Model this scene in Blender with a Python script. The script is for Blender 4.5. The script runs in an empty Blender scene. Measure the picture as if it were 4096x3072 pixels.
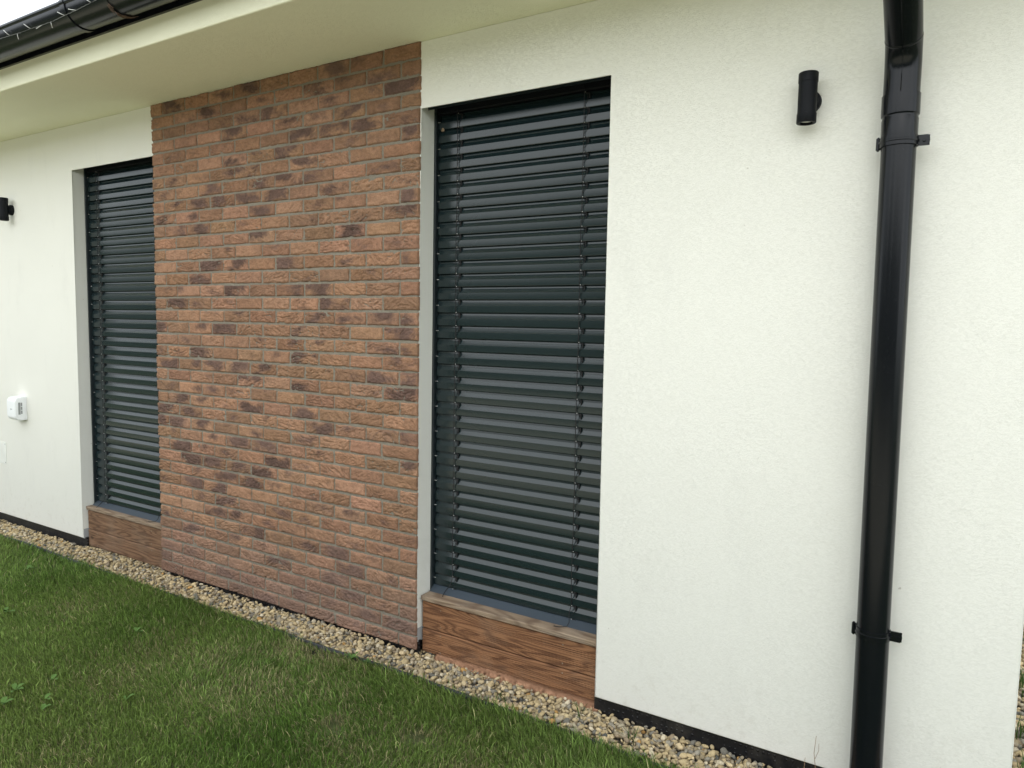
import bpy, bmesh, math, random
import numpy as np
from mathutils import Vector, Matrix, noise as mnoise

rad = math.radians
random.seed(7)
rng = np.random.default_rng(7)
scene = bpy.context.scene
COL = scene.collection

# ------------------------------------------------------------------ camera
CAM_LOC = Vector((2.0979, -2.6555, 1.6100))
YAW, PITCH, ROLL = rad(30.6908), rad(-4.8229), rad(1.0775)
fw = Vector((-math.sin(YAW) * math.cos(PITCH), math.cos(YAW) * math.cos(PITCH), math.sin(PITCH)))
r0 = Vector((math.cos(YAW), math.sin(YAW), 0))
u0 = r0.cross(fw)
cr = math.cos(ROLL) * r0 + math.sin(ROLL) * u0
cu = -math.sin(ROLL) * r0 + math.cos(ROLL) * u0
cam_data = bpy.data.cameras.new("camera")
cam = bpy.data.objects.new("camera", cam_data)
COL.objects.link(cam)
cam_data.sensor_fit = 'HORIZONTAL'
cam_data.sensor_width = 36.0
cam_data.lens = 2810.49 / 4096 * 36.0
cam_data.clip_start = 0.05
cam_data.clip_end = 500
M = Matrix((cr, cu, -fw)).transposed().to_4x4()
M.translation = CAM_LOC
cam.matrix_world = M
scene.camera = cam

# ------------------------------------------------------------------ world, sun, exposure
SUN_EL, SUN_AZ = rad(42), rad(14)       # az measured from -y towards +x (negative: sun to the left of the facade)
world = bpy.data.worlds.new("World")
scene.world = world
world.use_nodes = True
nt = world.node_tree
bg = nt.nodes['Background']
sky = nt.nodes.new('ShaderNodeTexSky')
sky.sky_type = 'NISHITA'
sky.sun_disc = False
sky.sun_elevation = SUN_EL
sun_dir = Vector((math.sin(SUN_AZ) * math.cos(SUN_EL), -math.cos(SUN_AZ) * math.cos(SUN_EL), math.sin(SUN_EL)))
sky.sun_rotation = math.atan2(sun_dir.x, sun_dir.y)
sky.air_density = 1.0
sky.dust_density = 2.0
sky.ozone_density = 1.0
hs = nt.nodes.new('ShaderNodeHueSaturation')      # overcast: the cloud layer takes most of the blue out
hs.inputs['Saturation'].default_value = 0.30
nt.links.new(sky.outputs[0], hs.inputs['Color'])
cl = nt.nodes.new('ShaderNodeMix')                # even cloud cover in front of the clear sky
cl.data_type = 'RGBA'
cl.inputs[0].default_value = 0.8
cl.inputs[7].default_value = (5.15, 5.5, 5.75, 1)
nt.links.new(hs.outputs[0], cl.inputs[6])
nt.links.new(cl.outputs[2], bg.inputs[0])
bg.inputs[1].default_value = 0.15

sl = bpy.data.lights.new("sun", 'SUN')
sl.energy = 0.75
sl.angle = rad(120)
sl.color = (1.0, 0.985, 0.95)
so = bpy.data.objects.new("sun", sl)
COL.objects.link(so)
so.rotation_euler = sun_dir.to_track_quat('Z', 'Y').to_euler()
so.location = (-3, -8, 10)

vs = scene.view_settings
vs.view_transform = 'Standard'
vs.look = 'None'
vs.gamma = 1.0
vs.use_curve_mapping = False
vs.exposure = 1.2
scene.cycles.max_bounces = 8
scene.cycles.diffuse_bounces = 5

# ------------------------------------------------------------------ helpers
def empty(name, loc=(0, 0, 0), label=None, cat=None, group=None):
    o = bpy.data.objects.new(name, None)
    o.empty_display_size = 0.1
    COL.objects.link(o)
    o.location = loc
    tag(o, label, cat, group)
    return o

def tag(o, label=None, cat=None, group=None, kind=None):
    if label: o['label'] = label
    if cat: o['category'] = cat
    if group: o['group'] = group
    if kind: o['kind'] = kind
    return o

def link(name, me, mat=None, parent=None, local=False):
    """local=True: mesh coordinates are relative to the parent; else they are world coordinates."""
    o = bpy.data.objects.new(name, me)
    COL.objects.link(o)
    if mat is not None:
        me.materials.append(mat)
    if parent is not None:
        o.parent = parent
        if not local:
            p = parent
            off = Vector((0, 0, 0))
            while p is not None:
                off += p.location
                p = p.parent
            o.location = -off
    return o

def obj(name, bm, mat=None, parent=None, local=False, smooth=False, label=None):
    me = bpy.data.meshes.new(name)
    bmesh.ops.recalc_face_normals(bm, faces=bm.faces[:])
    bm.to_mesh(me)
    bm.free()
    if smooth:
        me.polygons.foreach_set('use_smooth', [True] * len(me.polygons))
    o = link(name, me, mat, parent, local)
    if label: o['label'] = label
    return o

def smooth_by_angle(o, ang=35):
    me = o.data
    bm = bmesh.new(); bm.from_mesh(me)
    for e in bm.edges:
        e.smooth = len(e.link_faces) == 2 and e.calc_face_angle(0) < rad(ang)
    for f in bm.faces: f.smooth = True
    bm.to_mesh(me); bm.free()
    return o

def box(bm, x0, x1, y0, y1, z0, z1, bevel=0.0, segs=2):
    r = bmesh.ops.create_cube(bm, size=1.0)
    for v in r['verts']:
        v.co = Vector(((x0 + x1) / 2 + v.co.x * (x1 - x0), (y0 + y1) / 2 + v.co.y * (y1 - y0), (z0 + z1) / 2 + v.co.z * (z1 - z0)))
    if bevel > 0:
        es = list({e for v in r['verts'] for e in v.link_edges})
        bmesh.ops.bevel(bm, geom=es, offset=bevel, segments=segs, profile=0.5, affect='EDGES')

def lathe(bm, prof, center=(0, 0, 0), axis='Z', n=40):
    """prof: list of (r, h) ; closed at both ends when r == 0."""
    c = Vector(center)
    rings = []
    for r, h in prof:
        ring = []
        if r < 1e-7:
            p = Vector((0, 0, h)) if axis == 'Z' else Vector((0, h, 0))
            ring = [bm.verts.new(c + p)]
        else:
            for i in range(n):
                a = 2 * math.pi * i / n
                if axis == 'Z': p = Vector((r * math.cos(a), r * math.sin(a), h))
                else: p = Vector((r * math.cos(a), h, r * math.sin(a)))
                ring.append(bm.verts.new(c + p))
        rings.append(ring)
    for A, B in zip(rings, rings[1:]):
        for i in range(n):
            j = (i + 1) % n
            if len(A) == 1 and len(B) == 1: continue
            if len(A) == 1: bm.faces.new((A[0], B[i], B[j]))
            elif len(B) == 1: bm.faces.new((A[i], A[j], B[0]))
            else: bm.faces.new((A[i], A[j], B[j], B[i]))

def tube(bm, pts, radii, n=12, cap=True, up=Vector((1, 0, 0))):
    pts = [Vector(p) for p in pts]
    if not hasattr(radii, '__len__'): radii = [radii] * len(pts)
    rings = []
    for i, p in enumerate(pts):
        a = pts[max(i - 1, 0)]; b = pts[min(i + 1, len(pts) - 1)]
        t = (b - a).normalized()
        u = up - t * up.dot(t)
        if u.length < 1e-4: u = Vector((0, 1, 0)) - t * t.y
        u.normalize(); w = t.cross(u)
        rings.append([bm.verts.new(p + (u * math.cos(2 * math.pi * k / n) + w * math.sin(2 * math.pi * k / n)) * radii[i]) for k in range(n)])
    for A, B in zip(rings, rings[1:]):
        for k in range(n):
            bm.faces.new((A[k], A[(k + 1) % n], B[(k + 1) % n], B[k]))
    if cap:
        bm.faces.new(rings[0][::-1]); bm.faces.new(rings[-1])

def extrude_x(bm, prof, x0, x1, closed=True):
    """prof: list of (y, z), swept from x0 to x1."""
    A = [bm.verts.new((x0, y, z)) for y, z in prof]
    B = [bm.verts.new((x1, y, z)) for y, z in prof]
    n = len(prof)
    for i in range(n if closed else n - 1):
        j = (i + 1) % n
        bm.faces.new((A[i], A[j], B[j], B[i]))
    if closed:
        bm.faces.new(A[::-1]); bm.faces.new(B)

def mesh_np(name, verts, faces_quads=None, faces_tris=None, col=None):
    """fast mesh from numpy arrays"""
    me = bpy.data.meshes.new(name)
    nq = 0 if faces_quads is None else len(faces_quads)
    ntr = 0 if faces_tris is None else len(faces_tris)
    me.vertices.add(len(verts))
    me.vertices.foreach_set('co', np.ascontiguousarray(verts, dtype=np.float32).ravel())
    parts, starts, pos = [], [], 0
    if nq:
        parts.append(np.asarray(faces_quads, dtype=np.int32).ravel()); starts.append(np.arange(nq, dtype=np.int32) * 4); pos = nq * 4
    if ntr:
        parts.append(np.asarray(faces_tris, dtype=np.int32).ravel()); starts.append(pos + np.arange(ntr, dtype=np.int32) * 3)
    loops = np.concatenate(parts); st = np.concatenate(starts)
    me.loops.add(len(loops)); me.loops.foreach_set('vertex_index', loops)
    me.polygons.add(nq + ntr); me.polygons.foreach_set('loop_start', st)
    me.update(calc_edges=True)
    if col is not None:
        a = me.color_attributes.new('tone', 'FLOAT_COLOR', 'POINT')
        c = np.ones((len(verts), 4), dtype=np.float32); c[:, :3] = col
        a.data.foreach_set('color', c.ravel())
    return me

def vnoise(x, y, seed=0):
    """smooth 2-D value noise, 0..1, vectorised"""
    xi = np.floor(x).astype(np.int64); yi = np.floor(y).astype(np.int64)
    xf = x - xi; yf = y - yi
    def h(a, b):
        n = (a * 374761393 + b * 668265263 + seed * 974711) & 0xFFFFFFFF
        n = ((n ^ (n >> 13)) * 1274126177) & 0xFFFFFFFF
        return ((n ^ (n >> 16)) & 0xFFFF) / 65535.0
    u = xf * xf * (3 - 2 * xf); v = yf * yf * (3 - 2 * yf)
    return (h(xi, yi) * (1 - u) + h(xi + 1, yi) * u) * (1 - v) + (h(xi, yi + 1) * (1 - u) + h(xi + 1, yi + 1) * u) * v

# ------------------------------------------------------------------ materials
def new_mat(name):
    m = bpy.data.materials.new(name)
    m.use_nodes = True
    n = m.node_tree
    return m, n, n.nodes['Principled BSDF']

def N(n, t, **kw):
    d = n.nodes.new(t)
    for k, v in kw.items(): setattr(d, k, v)
    return d

def ramp(n, stops, src, interp='LINEAR'):
    r = N(n, 'ShaderNodeValToRGB')
    r.color_ramp.interpolation = interp
    e = r.color_ramp.elements
    while len(e) < len(stops): e.new(0.5)
    for i, (p, c) in enumerate(stops):
        e[i].position = p
        e[i].color = c if len(c) == 4 else (*c, 1)
    n.links.new(src, r.inputs[0])
    return r

def coords(n, scale=(1, 1, 1), kind='Object', rot=(0, 0, 0)):
    t = N(n, 'ShaderNodeTexCoord')
    m = N(n, 'ShaderNodeMapping')
    m.inputs['Scale'].default_value = scale
    m.inputs['Rotation'].default_value = rot
    n.links.new(t.outputs[kind], m.inputs[0])
    return m.outputs[0]

def tex_noise(n, vec, scale, detail=3, rough=0.55, dist=0.0):
    t = N(n, 'ShaderNodeTexNoise')
    t.inputs['Scale'].default_value = scale
    t.inputs['Detail'].default_value = detail
    t.inputs['Roughness'].default_value = rough
    t.inputs['Distortion'].default_value = dist
    n.links.new(vec, t.inputs['Vector'])
    return t

def bump(n, h, strength=0.5, dist=0.01, normal=None):
    b = N(n, 'ShaderNodeBump')
    b.inputs['Strength'].default_value = strength
    b.inputs['Distance'].default_value = dist
    n.links.new(h, b.inputs['Height'])
    if normal is not None: n.links.new(normal, b.inputs['Normal'])
    return b

def mixc(n, fac, a, b, blend='MIX'):
    m = N(n, 'ShaderNodeMix', data_type='RGBA', blend_type=blend)
    if isinstance(fac, (int, float)): m.inputs[0].default_value = fac
    else: n.links.new(fac, m.inputs[0])
    for s, v in ((6, a), (7, b)):
        if isinstance(v, tuple): m.inputs[s].default_value = (*v, 1) if len(v) == 3 else v
        else: n.links.new(v, m.inputs[s])
    return m.outputs[2]

def math_n(n, op, a, b=None):
    m = N(n, 'ShaderNodeMath', operation=op)
    for i, v in enumerate((a, b)):
        if v is None: continue
        if isinstance(v, (int, float)): m.inputs[i].default_value = v
        else: n.links.new(v, m.inputs[i])
    return m.outputs[0]

def make_render(name, base, grain, dirt=True, horizontal=True):
    """scratched exterior render: 1.5 mm grains with short horizontal drag marks"""
    m, n, b = new_mat(name)
    st = (1.0, 1.0, 2.1) if horizontal else (1.0, 1.0, 1.0)
    v = coords(n, st)
    vo = N(n, 'ShaderNodeTexVoronoi', feature='F1')
    vo.inputs['Scale'].default_value = 280
    wob = tex_noise(n, v, 60, 2)
    vv = mixc(n, 0.012, v, wob.outputs['Color'], 'ADD')
    n.links.new(vv, vo.inputs['Vector'])
    fine = tex_noise(n, v, 260, 3, 0.7)
    worm = tex_noise(n, coords(n, (1, 1, 4.2)), 80, 2, 0.5, 1.2)
    wr = ramp(n, [(0.0, (1, 1, 1)), (0.36, (1, 1, 1)), (0.42, (0, 0, 0)), (0.47, (1, 1, 1)), (1, (1, 1, 1))], worm.outputs['Fac'])
    h = math_n(n, 'MULTIPLY', vo.outputs['Distance'], -0.35)
    h = math_n(n, 'ADD', h, math_n(n, 'MULTIPLY', fine.outputs['Fac'], 0.4))
    h = math_n(n, 'ADD', h, math_n(n, 'MULTIPLY', wr.outputs[0], 1.0))
    bp = bump(n, h, grain, 0.0022)
    n.links.new(bp.outputs[0], b.inputs['Normal'])
    cloud = tex_noise(n, coords(n), 1.6, 4)
    c = mixc(n, cloud.outputs['Fac'], tuple(x * 0.965 for x in base), tuple(min(1, x * 1.03) for x in base))
    if dirt:
        sp = tex_noise(n, coords(n), 46, 2, 0.5)
        spr = ramp(n, [(0.0, (0, 0, 0)), (0.75, (0, 0, 0)), (0.785, (1, 1, 1)), (1, (1, 1, 1))], sp.outputs['Fac'])
        c = mixc(n, math_n(n, 'MULTIPLY', spr.outputs[0], 0.45), c, (0.30, 0.27, 0.22))
        # faint grey weather streaks
        stn = tex_noise(n, coords(n, (1, 1, 0.35)), 5.5, 5, 0.65)
        str_ = ramp(n, [(0.0, (0, 0, 0)), (0.56, (0, 0, 0)), (0.75, (1, 1, 1)), (1, (1, 1, 1))], stn.outputs['Fac'])
        c = mixc(n, math_n(n, 'MULTIPLY', str_.outputs[0], 0.13), c, (0.50, 0.50, 0.47))
        # soil splash along the foot of the wall
        sx = N(n, 'ShaderNodeSeparateXYZ'); n.links.new(coords(n), sx.inputs[0])
        mr = N(n, 'ShaderNodeMapRange')
        mr.inputs['From Min'].default_value = 0.04; mr.inputs['From Max'].default_value = 0.42
        mr.inputs['To Min'].default_value = 1.0; mr.inputs['To Max'].default_value = 0.0
        n.links.new(sx.outputs['Z'], mr.inputs['Value'])
        spl = tex_noise(n, coords(n), 17, 6, 0.75)
        splr = ramp(n, [(0.0, (0, 0, 0)), (0.53, (0, 0, 0)), (0.72, (1, 1, 1)), (1, (1, 1, 1))], spl.outputs['Fac'])
        c = mixc(n, math_n(n, 'MULTIPLY', math_n(n, 'MULTIPLY', splr.outputs[0], mr.outputs[0]), 0.30), c, (0.42, 0.37, 0.29))
    n.links.new(c, b.inputs['Base Color'])
    b.inputs['Roughness'].default_value = 0.92
    b.inputs['Specular IOR Level'].default_value = 0.15
    return m

MAT = {}
MAT['render'] = make_render('white_render', (0.79, 0.79, 0.732), 0.42)
MAT['soffit'] = make_render('soffit_render', (0.82, 0.82, 0.64), 0.4, dirt=False, horizontal=False)

def make_metal(name, base, rough, metallic=0.0, dust=0.0, spec=0.5, coat=0.0):
    m, n, b = new_mat(name)
    v = coords(n)
    no = tex_noise(n, v, 9, 5, 0.6)
    c = mixc(n, no.outputs['Fac'], tuple(x * 0.85 for x in base), tuple(x * 1.15 for x in base))
    if dust:
        d = tex_noise(n, v, 240, 2, 0.6)
        dr = ramp(n, [(0, (0, 0, 0)), (0.66, (0, 0, 0)), (0.76, (1, 1, 1)), (1, (1, 1, 1))], d.outputs['Fac'])
        c = mixc(n, math_n(n, 'MULTIPLY', dr.outputs[0], dust), c, (0.30, 0.29, 0.26))
    n.links.new(c, b.inputs['Base Color'])
    rr = N(n, 'ShaderNodeMapRange')
    rr.inputs['To Min'].default_value = rough * 0.85
    rr.inputs['To Max'].default_value = rough * 1.2
    n.links.new(no.outputs['Fac'], rr.inputs['Value'])
    n.links.new(rr.outputs[0], b.inputs['Roughness'])
    b.inputs['Metallic'].default_value = metallic
    b.inputs['Specular IOR Level'].default_value = spec
    b.inputs['Coat Weight'].default_value = coat
    return m

MAT['black_metal'] = make_metal('black_coated_steel', (0.004, 0.005, 0.007), 0.22, dust=0.06, spec=0.26)
MAT['gutter_metal'] = make_metal('gutter_steel', (0.006, 0.007, 0.009), 0.22, dust=0.03, spec=0.28)
MAT['lamp_black'] = make_metal('lamp_black', (0.005, 0.006, 0.008), 0.5, spec=0.15)
def make_slat():
    m, n, b = new_mat('slat_anthracite')
    v = coords(n)
    d = tex_noise(n, v, 330, 1, 0.5)
    dr = ramp(n, [(0, (0, 0, 0)), (0.70, (0, 0, 0)), (0.78, (1, 1, 1)), (1, (1, 1, 1))], d.outputs['Fac'])
    n.links.new(mixc(n, math_n(n, 'MULTIPLY', dr.outputs[0], 0.10), (0.009, 0.018, 0.020), (0.20, 0.21, 0.20)), b.inputs['Base Color'])
    b.inputs['Roughness'].default_value = 0.22
    b.inputs['Specular IOR Level'].default_value = 0.52
    return m
MAT['slat'] = make_slat()
MAT['rail'] = make_metal('rail_anthracite', (0.010, 0.016, 0.019), 0.4)
MAT['sill_metal'] = make_metal('sill_anthracite', (0.034, 0.047, 0.062), 0.42)
MAT['cord'] = make_metal('black_cord', (0.006, 0.006, 0.007), 0.8)
MAT['clip'] = make_metal('clip_steel', (0.75, 0.75, 0.72), 0.3, metallic=0.8)
MAT['plastic_white'] = make_metal('white_plastic', (0.80, 0.82, 0.83), 0.45)
MAT['plastic_grey'] = make_metal('grey_lens', (0.27, 0.28, 0.28), 0.3)
MAT['plate'] = make_metal('painted_plate', (0.70, 0.71, 0.665), 0.6)
MAT['print'] = make_metal('grey_print', (0.15, 0.15, 0.16), 0.6)
MAT['led'] = make_metal('clear_plastic', (0.62, 0.62, 0.60), 0.3)
MAT['wire'] = make_metal('grey_wire', (0.22, 0.22, 0.21), 0.4)
MAT['edging'] = make_metal('black_edging', (0.016, 0.018, 0.022), 0.55)
MAT['roof'] = make_metal('dark_roof', (0.04, 0.04, 0.042), 0.6)
MAT['dark'] = make_metal('dark_interior', (0.015, 0.015, 0.015), 0.9)
MAT['moth'] = make_metal('moth_scales', (0.48, 0.37, 0.25), 0.9)
MAT['straw'] = make_metal('dry_straw', (0.30, 0.19, 0.11), 0.9)
MAT['grey_mortar'] = make_metal('grey_patch', (0.33, 0.34, 0.34), 0.95)
def make_glass():
    m, n, b = new_mat('window_glass')
    b.inputs['Base Color'].default_value = (0.02, 0.025, 0.025, 1)
    b.inputs['Roughness'].default_value = 0.03
    return m
MAT['glass'] = make_glass()

def make_membrane():
    m, n, b = new_mat('dimple_membrane')
    v = coords(n)
    vo = N(n, 'ShaderNodeTexVoronoi', feature='F1')
    vo.inputs['Scale'].default_value = 48
    vo.inputs['Randomness'].default_value = 0.12
    n.links.new(v, vo.inputs['Vector'])
    r = ramp(n, [(0.0, (1, 1, 1)), (0.28, (0.8, 0.8, 0.8)), (0.5, (0, 0, 0)), (1, (0, 0, 0))], vo.outputs['Distance'])
    bp = bump(n, r.outputs[0], 1.0, 0.02)
    n.links.new(bp.outputs[0], b.inputs['Normal'])
    d = tex_noise(n, v, 14, 5, 0.65)
    c = mixc(n, ramp(n, [(0.45, (0, 0, 0)), (0.75, (1, 1, 1))], d.outputs['Fac']).outputs[0], (0.004, 0.004, 0.005), (0.030, 0.027, 0.023))
    n.links.new(c, b.inputs['Base Color'])
    b.inputs['Roughness'].default_value = 0.5
    return m
MAT['membrane'] = make_membrane()

def make_brick():
    m, n, b = new_mat('brick_slip')
    at = N(n, 'ShaderNodeAttribute', attribute_name='tone')
    v = coords(n)
    f = tex_noise(n, v, 190, 4, 0.7)
    g = tex_noise(n, v, 45, 4, 0.65)
    c = mixc(n, 0.55, at.outputs['Color'], ramp(n, [(0.25, (0.55, 0.55, 0.55)), (0.75, (1.45, 1.42, 1.38))], g.outputs['Fac']).outputs[0], 'MULTIPLY')
    c = mixc(n, 0.5, c, ramp(n, [(0.3, (0.6, 0.58, 0.56)), (0.7, (1.4, 1.4, 1.4))], f.outputs['Fac']).outputs[0], 'MULTIPLY')
    # pale lime specks left from pointing
    sp = tex_noise(n, v, 120, 2, 0.5)
    spr = ramp(n, [(0, (0, 0, 0)), (0.76, (0, 0, 0)), (0.80, (1, 1, 1)), (1, (1, 1, 1))], sp.outputs['Fac'])
    c = mixc(n, math_n(n, 'MULTIPLY', spr.outputs[0], 0.3), c, (0.40, 0.36, 0.30))
    n.links.new(c, b.inputs['Base Color'])
    h = math_n(n, 'ADD', math_n(n, 'MULTIPLY', f.outputs['Fac'], 0.35), math_n(n, 'MULTIPLY', g.outputs['Fac'], 0.9))
    bp = bump(n, h, 0.85, 0.007)
    n.links.new(bp.outputs[0], b.inputs['Normal'])
    b.inputs['Roughness'].default_value = 0.9
    b.inputs['Specular IOR Level'].default_value = 0.2
    return m
MAT['brick'] = make_brick()

def make_mortar():
    m, n, b = new_mat('mortar')
    v = coords(n)
    f = tex_noise(n, v, 150, 4, 0.7)
    g = tex_noise(n, v, 7, 4, 0.6)
    c = mixc(n, g.outputs['Fac'], (0.155, 0.138, 0.105), (0.25, 0.225, 0.18))
    c = mixc(n, 0.4, c, ramp(n, [(0.3, (0.6, 0.6, 0.6)), (0.7, (1.35, 1.35, 1.35))], f.outputs['Fac']).outputs[0], 'MULTIPLY')
    n.links.new(c, b.inputs['Base Color'])
    n.links.new(bump(n, f.outputs['Fac'], 0.8, 0.003).outputs[0], b.inputs['Normal'])
    b.inputs['Roughness'].default_value = 0.95
    return m
MAT['mortar'] = make_mortar()

def make_wood(name, dark, mid, light, grey, seed, knots=True):
    m, n, b = new_mat(name)
    v = coords(n, (1, 1, 1))
    mp = v.node
    mp.inputs['Location'].default_value = (seed * 1.7, seed * 0.31, seed * 0.9)
    # growth rings of a plank cut lengthwise: contour lines of a field stretched along x
    s = N(n, 'ShaderNodeMapping'); s.inputs['Scale'].default_value = (1.0, 3, 10)
    n.links.new(v, s.inputs[0])
    fld = tex_noise(n, s.outputs[0], 1.25, 2, 0.45, 0.25)
    rings = math_n(n, 'FRACT', math_n(n, 'MULTIPLY', fld.outputs['Fac'], 15.0))
    rr = ramp(n, [(0.0, (0.1, 0.1, 0.1)), (0.25, (1, 1, 1)), (0.6, (0.85, 0.85, 0.85)), (0.85, (0, 0, 0)), (1.0, (0.1, 0.1, 0.1))], rings)
    s2 = N(n, 'ShaderNodeMapping'); s2.inputs['Scale'].default_value = (6, 40, 220)
    n.links.new(v, s2.inputs[0])
    fib = tex_noise(n, s2.outputs[0], 1.0, 4, 0.6)
    c = mixc(n, rr.outputs[0], dark, mid)
    big = tex_noise(n, v, 5, 3, 0.5)
    c = mixc(n, math_n(n, 'MULTIPLY', big.outputs['Fac'], 0.35), c, light)
    c = mixc(n, 0.55, c, ramp(n, [(0.3, (0.55, 0.52, 0.5)), (0.7, (1.35, 1.35, 1.35))], fib.outputs['Fac']).outputs[0], 'MULTIPLY')
    gr = tex_noise(n, v, 3.2, 5, 0.65)
    c = mixc(n, ramp(n, [(0.48, (0, 0, 0)), (0.78, (0.75, 0.75, 0.75))], gr.outputs['Fac']).outputs[0], c, grey)
    if knots:
        kv = N(n, 'ShaderNodeTexVoronoi', feature='F1')
        kv.inputs['Scale'].default_value = 3.4
        ks = N(n, 'ShaderNodeMapping'); ks.inputs['Scale'].default_value = (0.9, 0.3, 1.9)
        n.links.new(v, ks.inputs[0]); n.links.new(ks.outputs[0], kv.inputs['Vector'])
        kr = ramp(n, [(0.0, (1, 1, 1)), (0.055, (0.9, 0.9, 0.9)), (0.075, (0, 0, 0)), (1, (0, 0, 0))], kv.outputs['Distance'])
        c = mixc(n, math_n(n, 'MULTIPLY', kr.outputs[0], 0.75), c, tuple(x * 0.35 for x in dark))
    n.links.new(c, b.inputs['Base Color'])
    h = math_n(n, 'ADD', math_n(n, 'MULTIPLY', rr.outputs[0], 0.6), fib.outputs['Fac'])
    n.links.new(bump(n, h, 0.5, 0.002).outputs[0], b.inputs['Normal'])
    b.inputs['Roughness'].default_value = 0.75
    b.inputs['Specular IOR Level'].default_value = 0.3
    return m

MAT['wood_a'] = make_wood('larch_boards', (0.085, 0.034, 0.016), (0.245, 0.118, 0.056), (0.275, 0.145, 0.072), (0.235, 0.15, 0.095), 1)
MAT['wood_b'] = make_wood('larch_boards_brown', (0.080, 0.041, 0.022), (0.210, 0.120, 0.068), (0.235, 0.14, 0.082), (0.225, 0.16, 0.11), 4)
MAT['wood_cap'] = make_wood('weathered_cap', (0.13, 0.085, 0.055), (0.25, 0.185, 0.125), (0.29, 0.225, 0.16), (0.31, 0.27, 0.22), 7, knots=False)

def make_orange():
    m, n, b = new_mat('orange_mesh_strip')
    v = coords(n)
    f = tex_noise(n, v, 300, 2)
    c = mixc(n, f.outputs['Fac'], (0.34, 0.175, 0.095), (0.46, 0.26, 0.155))
    n.links.new(c, b.inputs['Base Color'])
    b.inputs['Roughness'].default_value = 0.8
    return m
MAT['orange'] = make_orange()

def make_tone(name, rough, fine=0.0, scale=120, subsurface=0.0, spec=0.3):
    m, n, b = new_mat(name)
    at = N(n, 'ShaderNodeAttribute', attribute_name='tone')
    c = at.outputs['Color']
    if fine:
        v = coords(n)
        f = tex_noise(n, v, scale, 4, 0.65)
        c = mixc(n, fine, c, ramp(n, [(0.25, (0.5, 0.5, 0.5)), (0.75, (1.5, 1.5, 1.5))], f.outputs['Fac']).outputs[0], 'MULTIPLY')
        n.links.new(bump(n, f.outputs['Fac'], 0.35, 0.002).outputs[0], b.inputs['Normal'])
    n.links.new(c, b.inputs['Base Color'])
    b.inputs['Roughness'].default_value = rough
    b.inputs['Specular IOR Level'].default_value = spec
    return m, n, b
MAT['pebble'] = make_tone('pebbles', 0.85, 0.55, 90, spec=0.12)[0]

def make_grass():
    m, n, b = make_tone('grass_blades', 0.55, spec=0.25)
    out = n.nodes['Material Output']
    tr = N(n, 'ShaderNodeBsdfTranslucent')
    at = [x for x in n.nodes if x.type == 'ATTRIBUTE'][0]
    n.links.new(at.outputs['Color'], tr.inputs[0])
    mx = N(n, 'ShaderNodeMixShader'); mx.inputs[0].default_value = 0.42
    n.links.new(b.outputs[0], mx.inputs[1]); n.links.new(tr.outputs[0], mx.inputs[2])
    n.links.new(mx.outputs[0], out.inputs[0])
    return m
MAT['grass'] = make_grass()

def make_leaf(name, a, b_):
    m, n, b = new_mat(name)
    v = coords(n)
    f = tex_noise(n, v, 60, 3)
    n.links.new(mixc(n, f.outputs['Fac'], a, b_), b.inputs['Base Color'])
    b.inputs['Roughness'].default_value = 0.8
    b.inputs['Specular IOR Level'].default_value = 0.1
    return m
MAT['leaf'] = make_leaf('weed_leaf', (0.060, 0.118, 0.028), (0.088, 0.155, 0.042))
MAT['leaf_dark'] = make_leaf('weed_leaf_dark', (0.045, 0.10, 0.03), (0.08, 0.16, 0.045))
MAT['reflection_hedge'] = make_leaf('reflection_leaves', (0.018, 0.03, 0.012), (0.05, 0.075, 0.025))

def make_ground():
    m, n, b = new_mat('lawn_ground')
    v = coords(n)
    f = tex_noise(n, v, 35, 5, 0.7)
    g = tex_noise(n, v, 0.6, 4, 0.6)
    c = mixc(n, f.outputs['Fac'], (0.035, 0.048, 0.018), (0.095, 0.145, 0.04))
    c = mixc(n, ramp(n, [(0.4, (0, 0, 0)), (0.7, (1, 1, 1))], g.outputs['Fac']).outputs[0], c, (0.12, 0.14, 0.05))
    n.links.new(c, b.inputs['Base Color'])
    n.links.new(bump(n, f.outputs['Fac'], 0.8, 0.03).outputs[0], b.inputs['Normal'])
    b.inputs['Roughness'].default_value = 0.95
    return m
MAT['ground'] = make_ground()
def make_soil():
    m, n, b = new_mat('gravel_bed')
    v = coords(n)
    f = tex_noise(n, v, 70, 5, 0.7)
    c = mixc(n, f.outputs['Fac'], (0.06, 0.052, 0.042), (0.17, 0.15, 0.12))
    n.links.new(c, b.inputs['Base Color'])
    n.links.new(bump(n, f.outputs['Fac'], 1.0, 0.02).outputs[0], b.inputs['Normal'])
    b.inputs['Roughness'].default_value = 0.95
    return m
MAT['soil'] = make_soil()

# ------------------------------------------------------------------ dimensions (metres; x along the facade, y into the house, z up)
W2A, W2B = 0.0, 0.957          # right opening
W1A, W1B = -3.0, -2.058        # left opening
LINTEL = 2.607
SOFFIT = 2.90
WALL_BOT = 0.039
XL, XR = -7.6, 2.40
EAVE_Y = -0.581

# ------------------------------------------------------------------ ground
bm = bmesh.new()
bmesh.ops.create_grid(bm, x_segments=60, y_segments=60, size=60)
for v in bm.verts:
    v.co.z = -0.045
ground = obj('lawn_ground', bm, MAT['ground'])
tag(ground, 'flat green garden ground under the lawn and gravel', 'ground', kind='structure')

bm = bmesh.new()
box(bm, XL - 1, 2.66, -0.232, 0.155, -0.044, -0.036)
box(bm, XR - 0.02, 2.66, 0.1552, 8, -0.044, -0.036)
tag(obj('gravel_bed', bm, MAT['soil']), 'dusty bed under the pebble strip along the house', 'ground', kind='structure')

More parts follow.
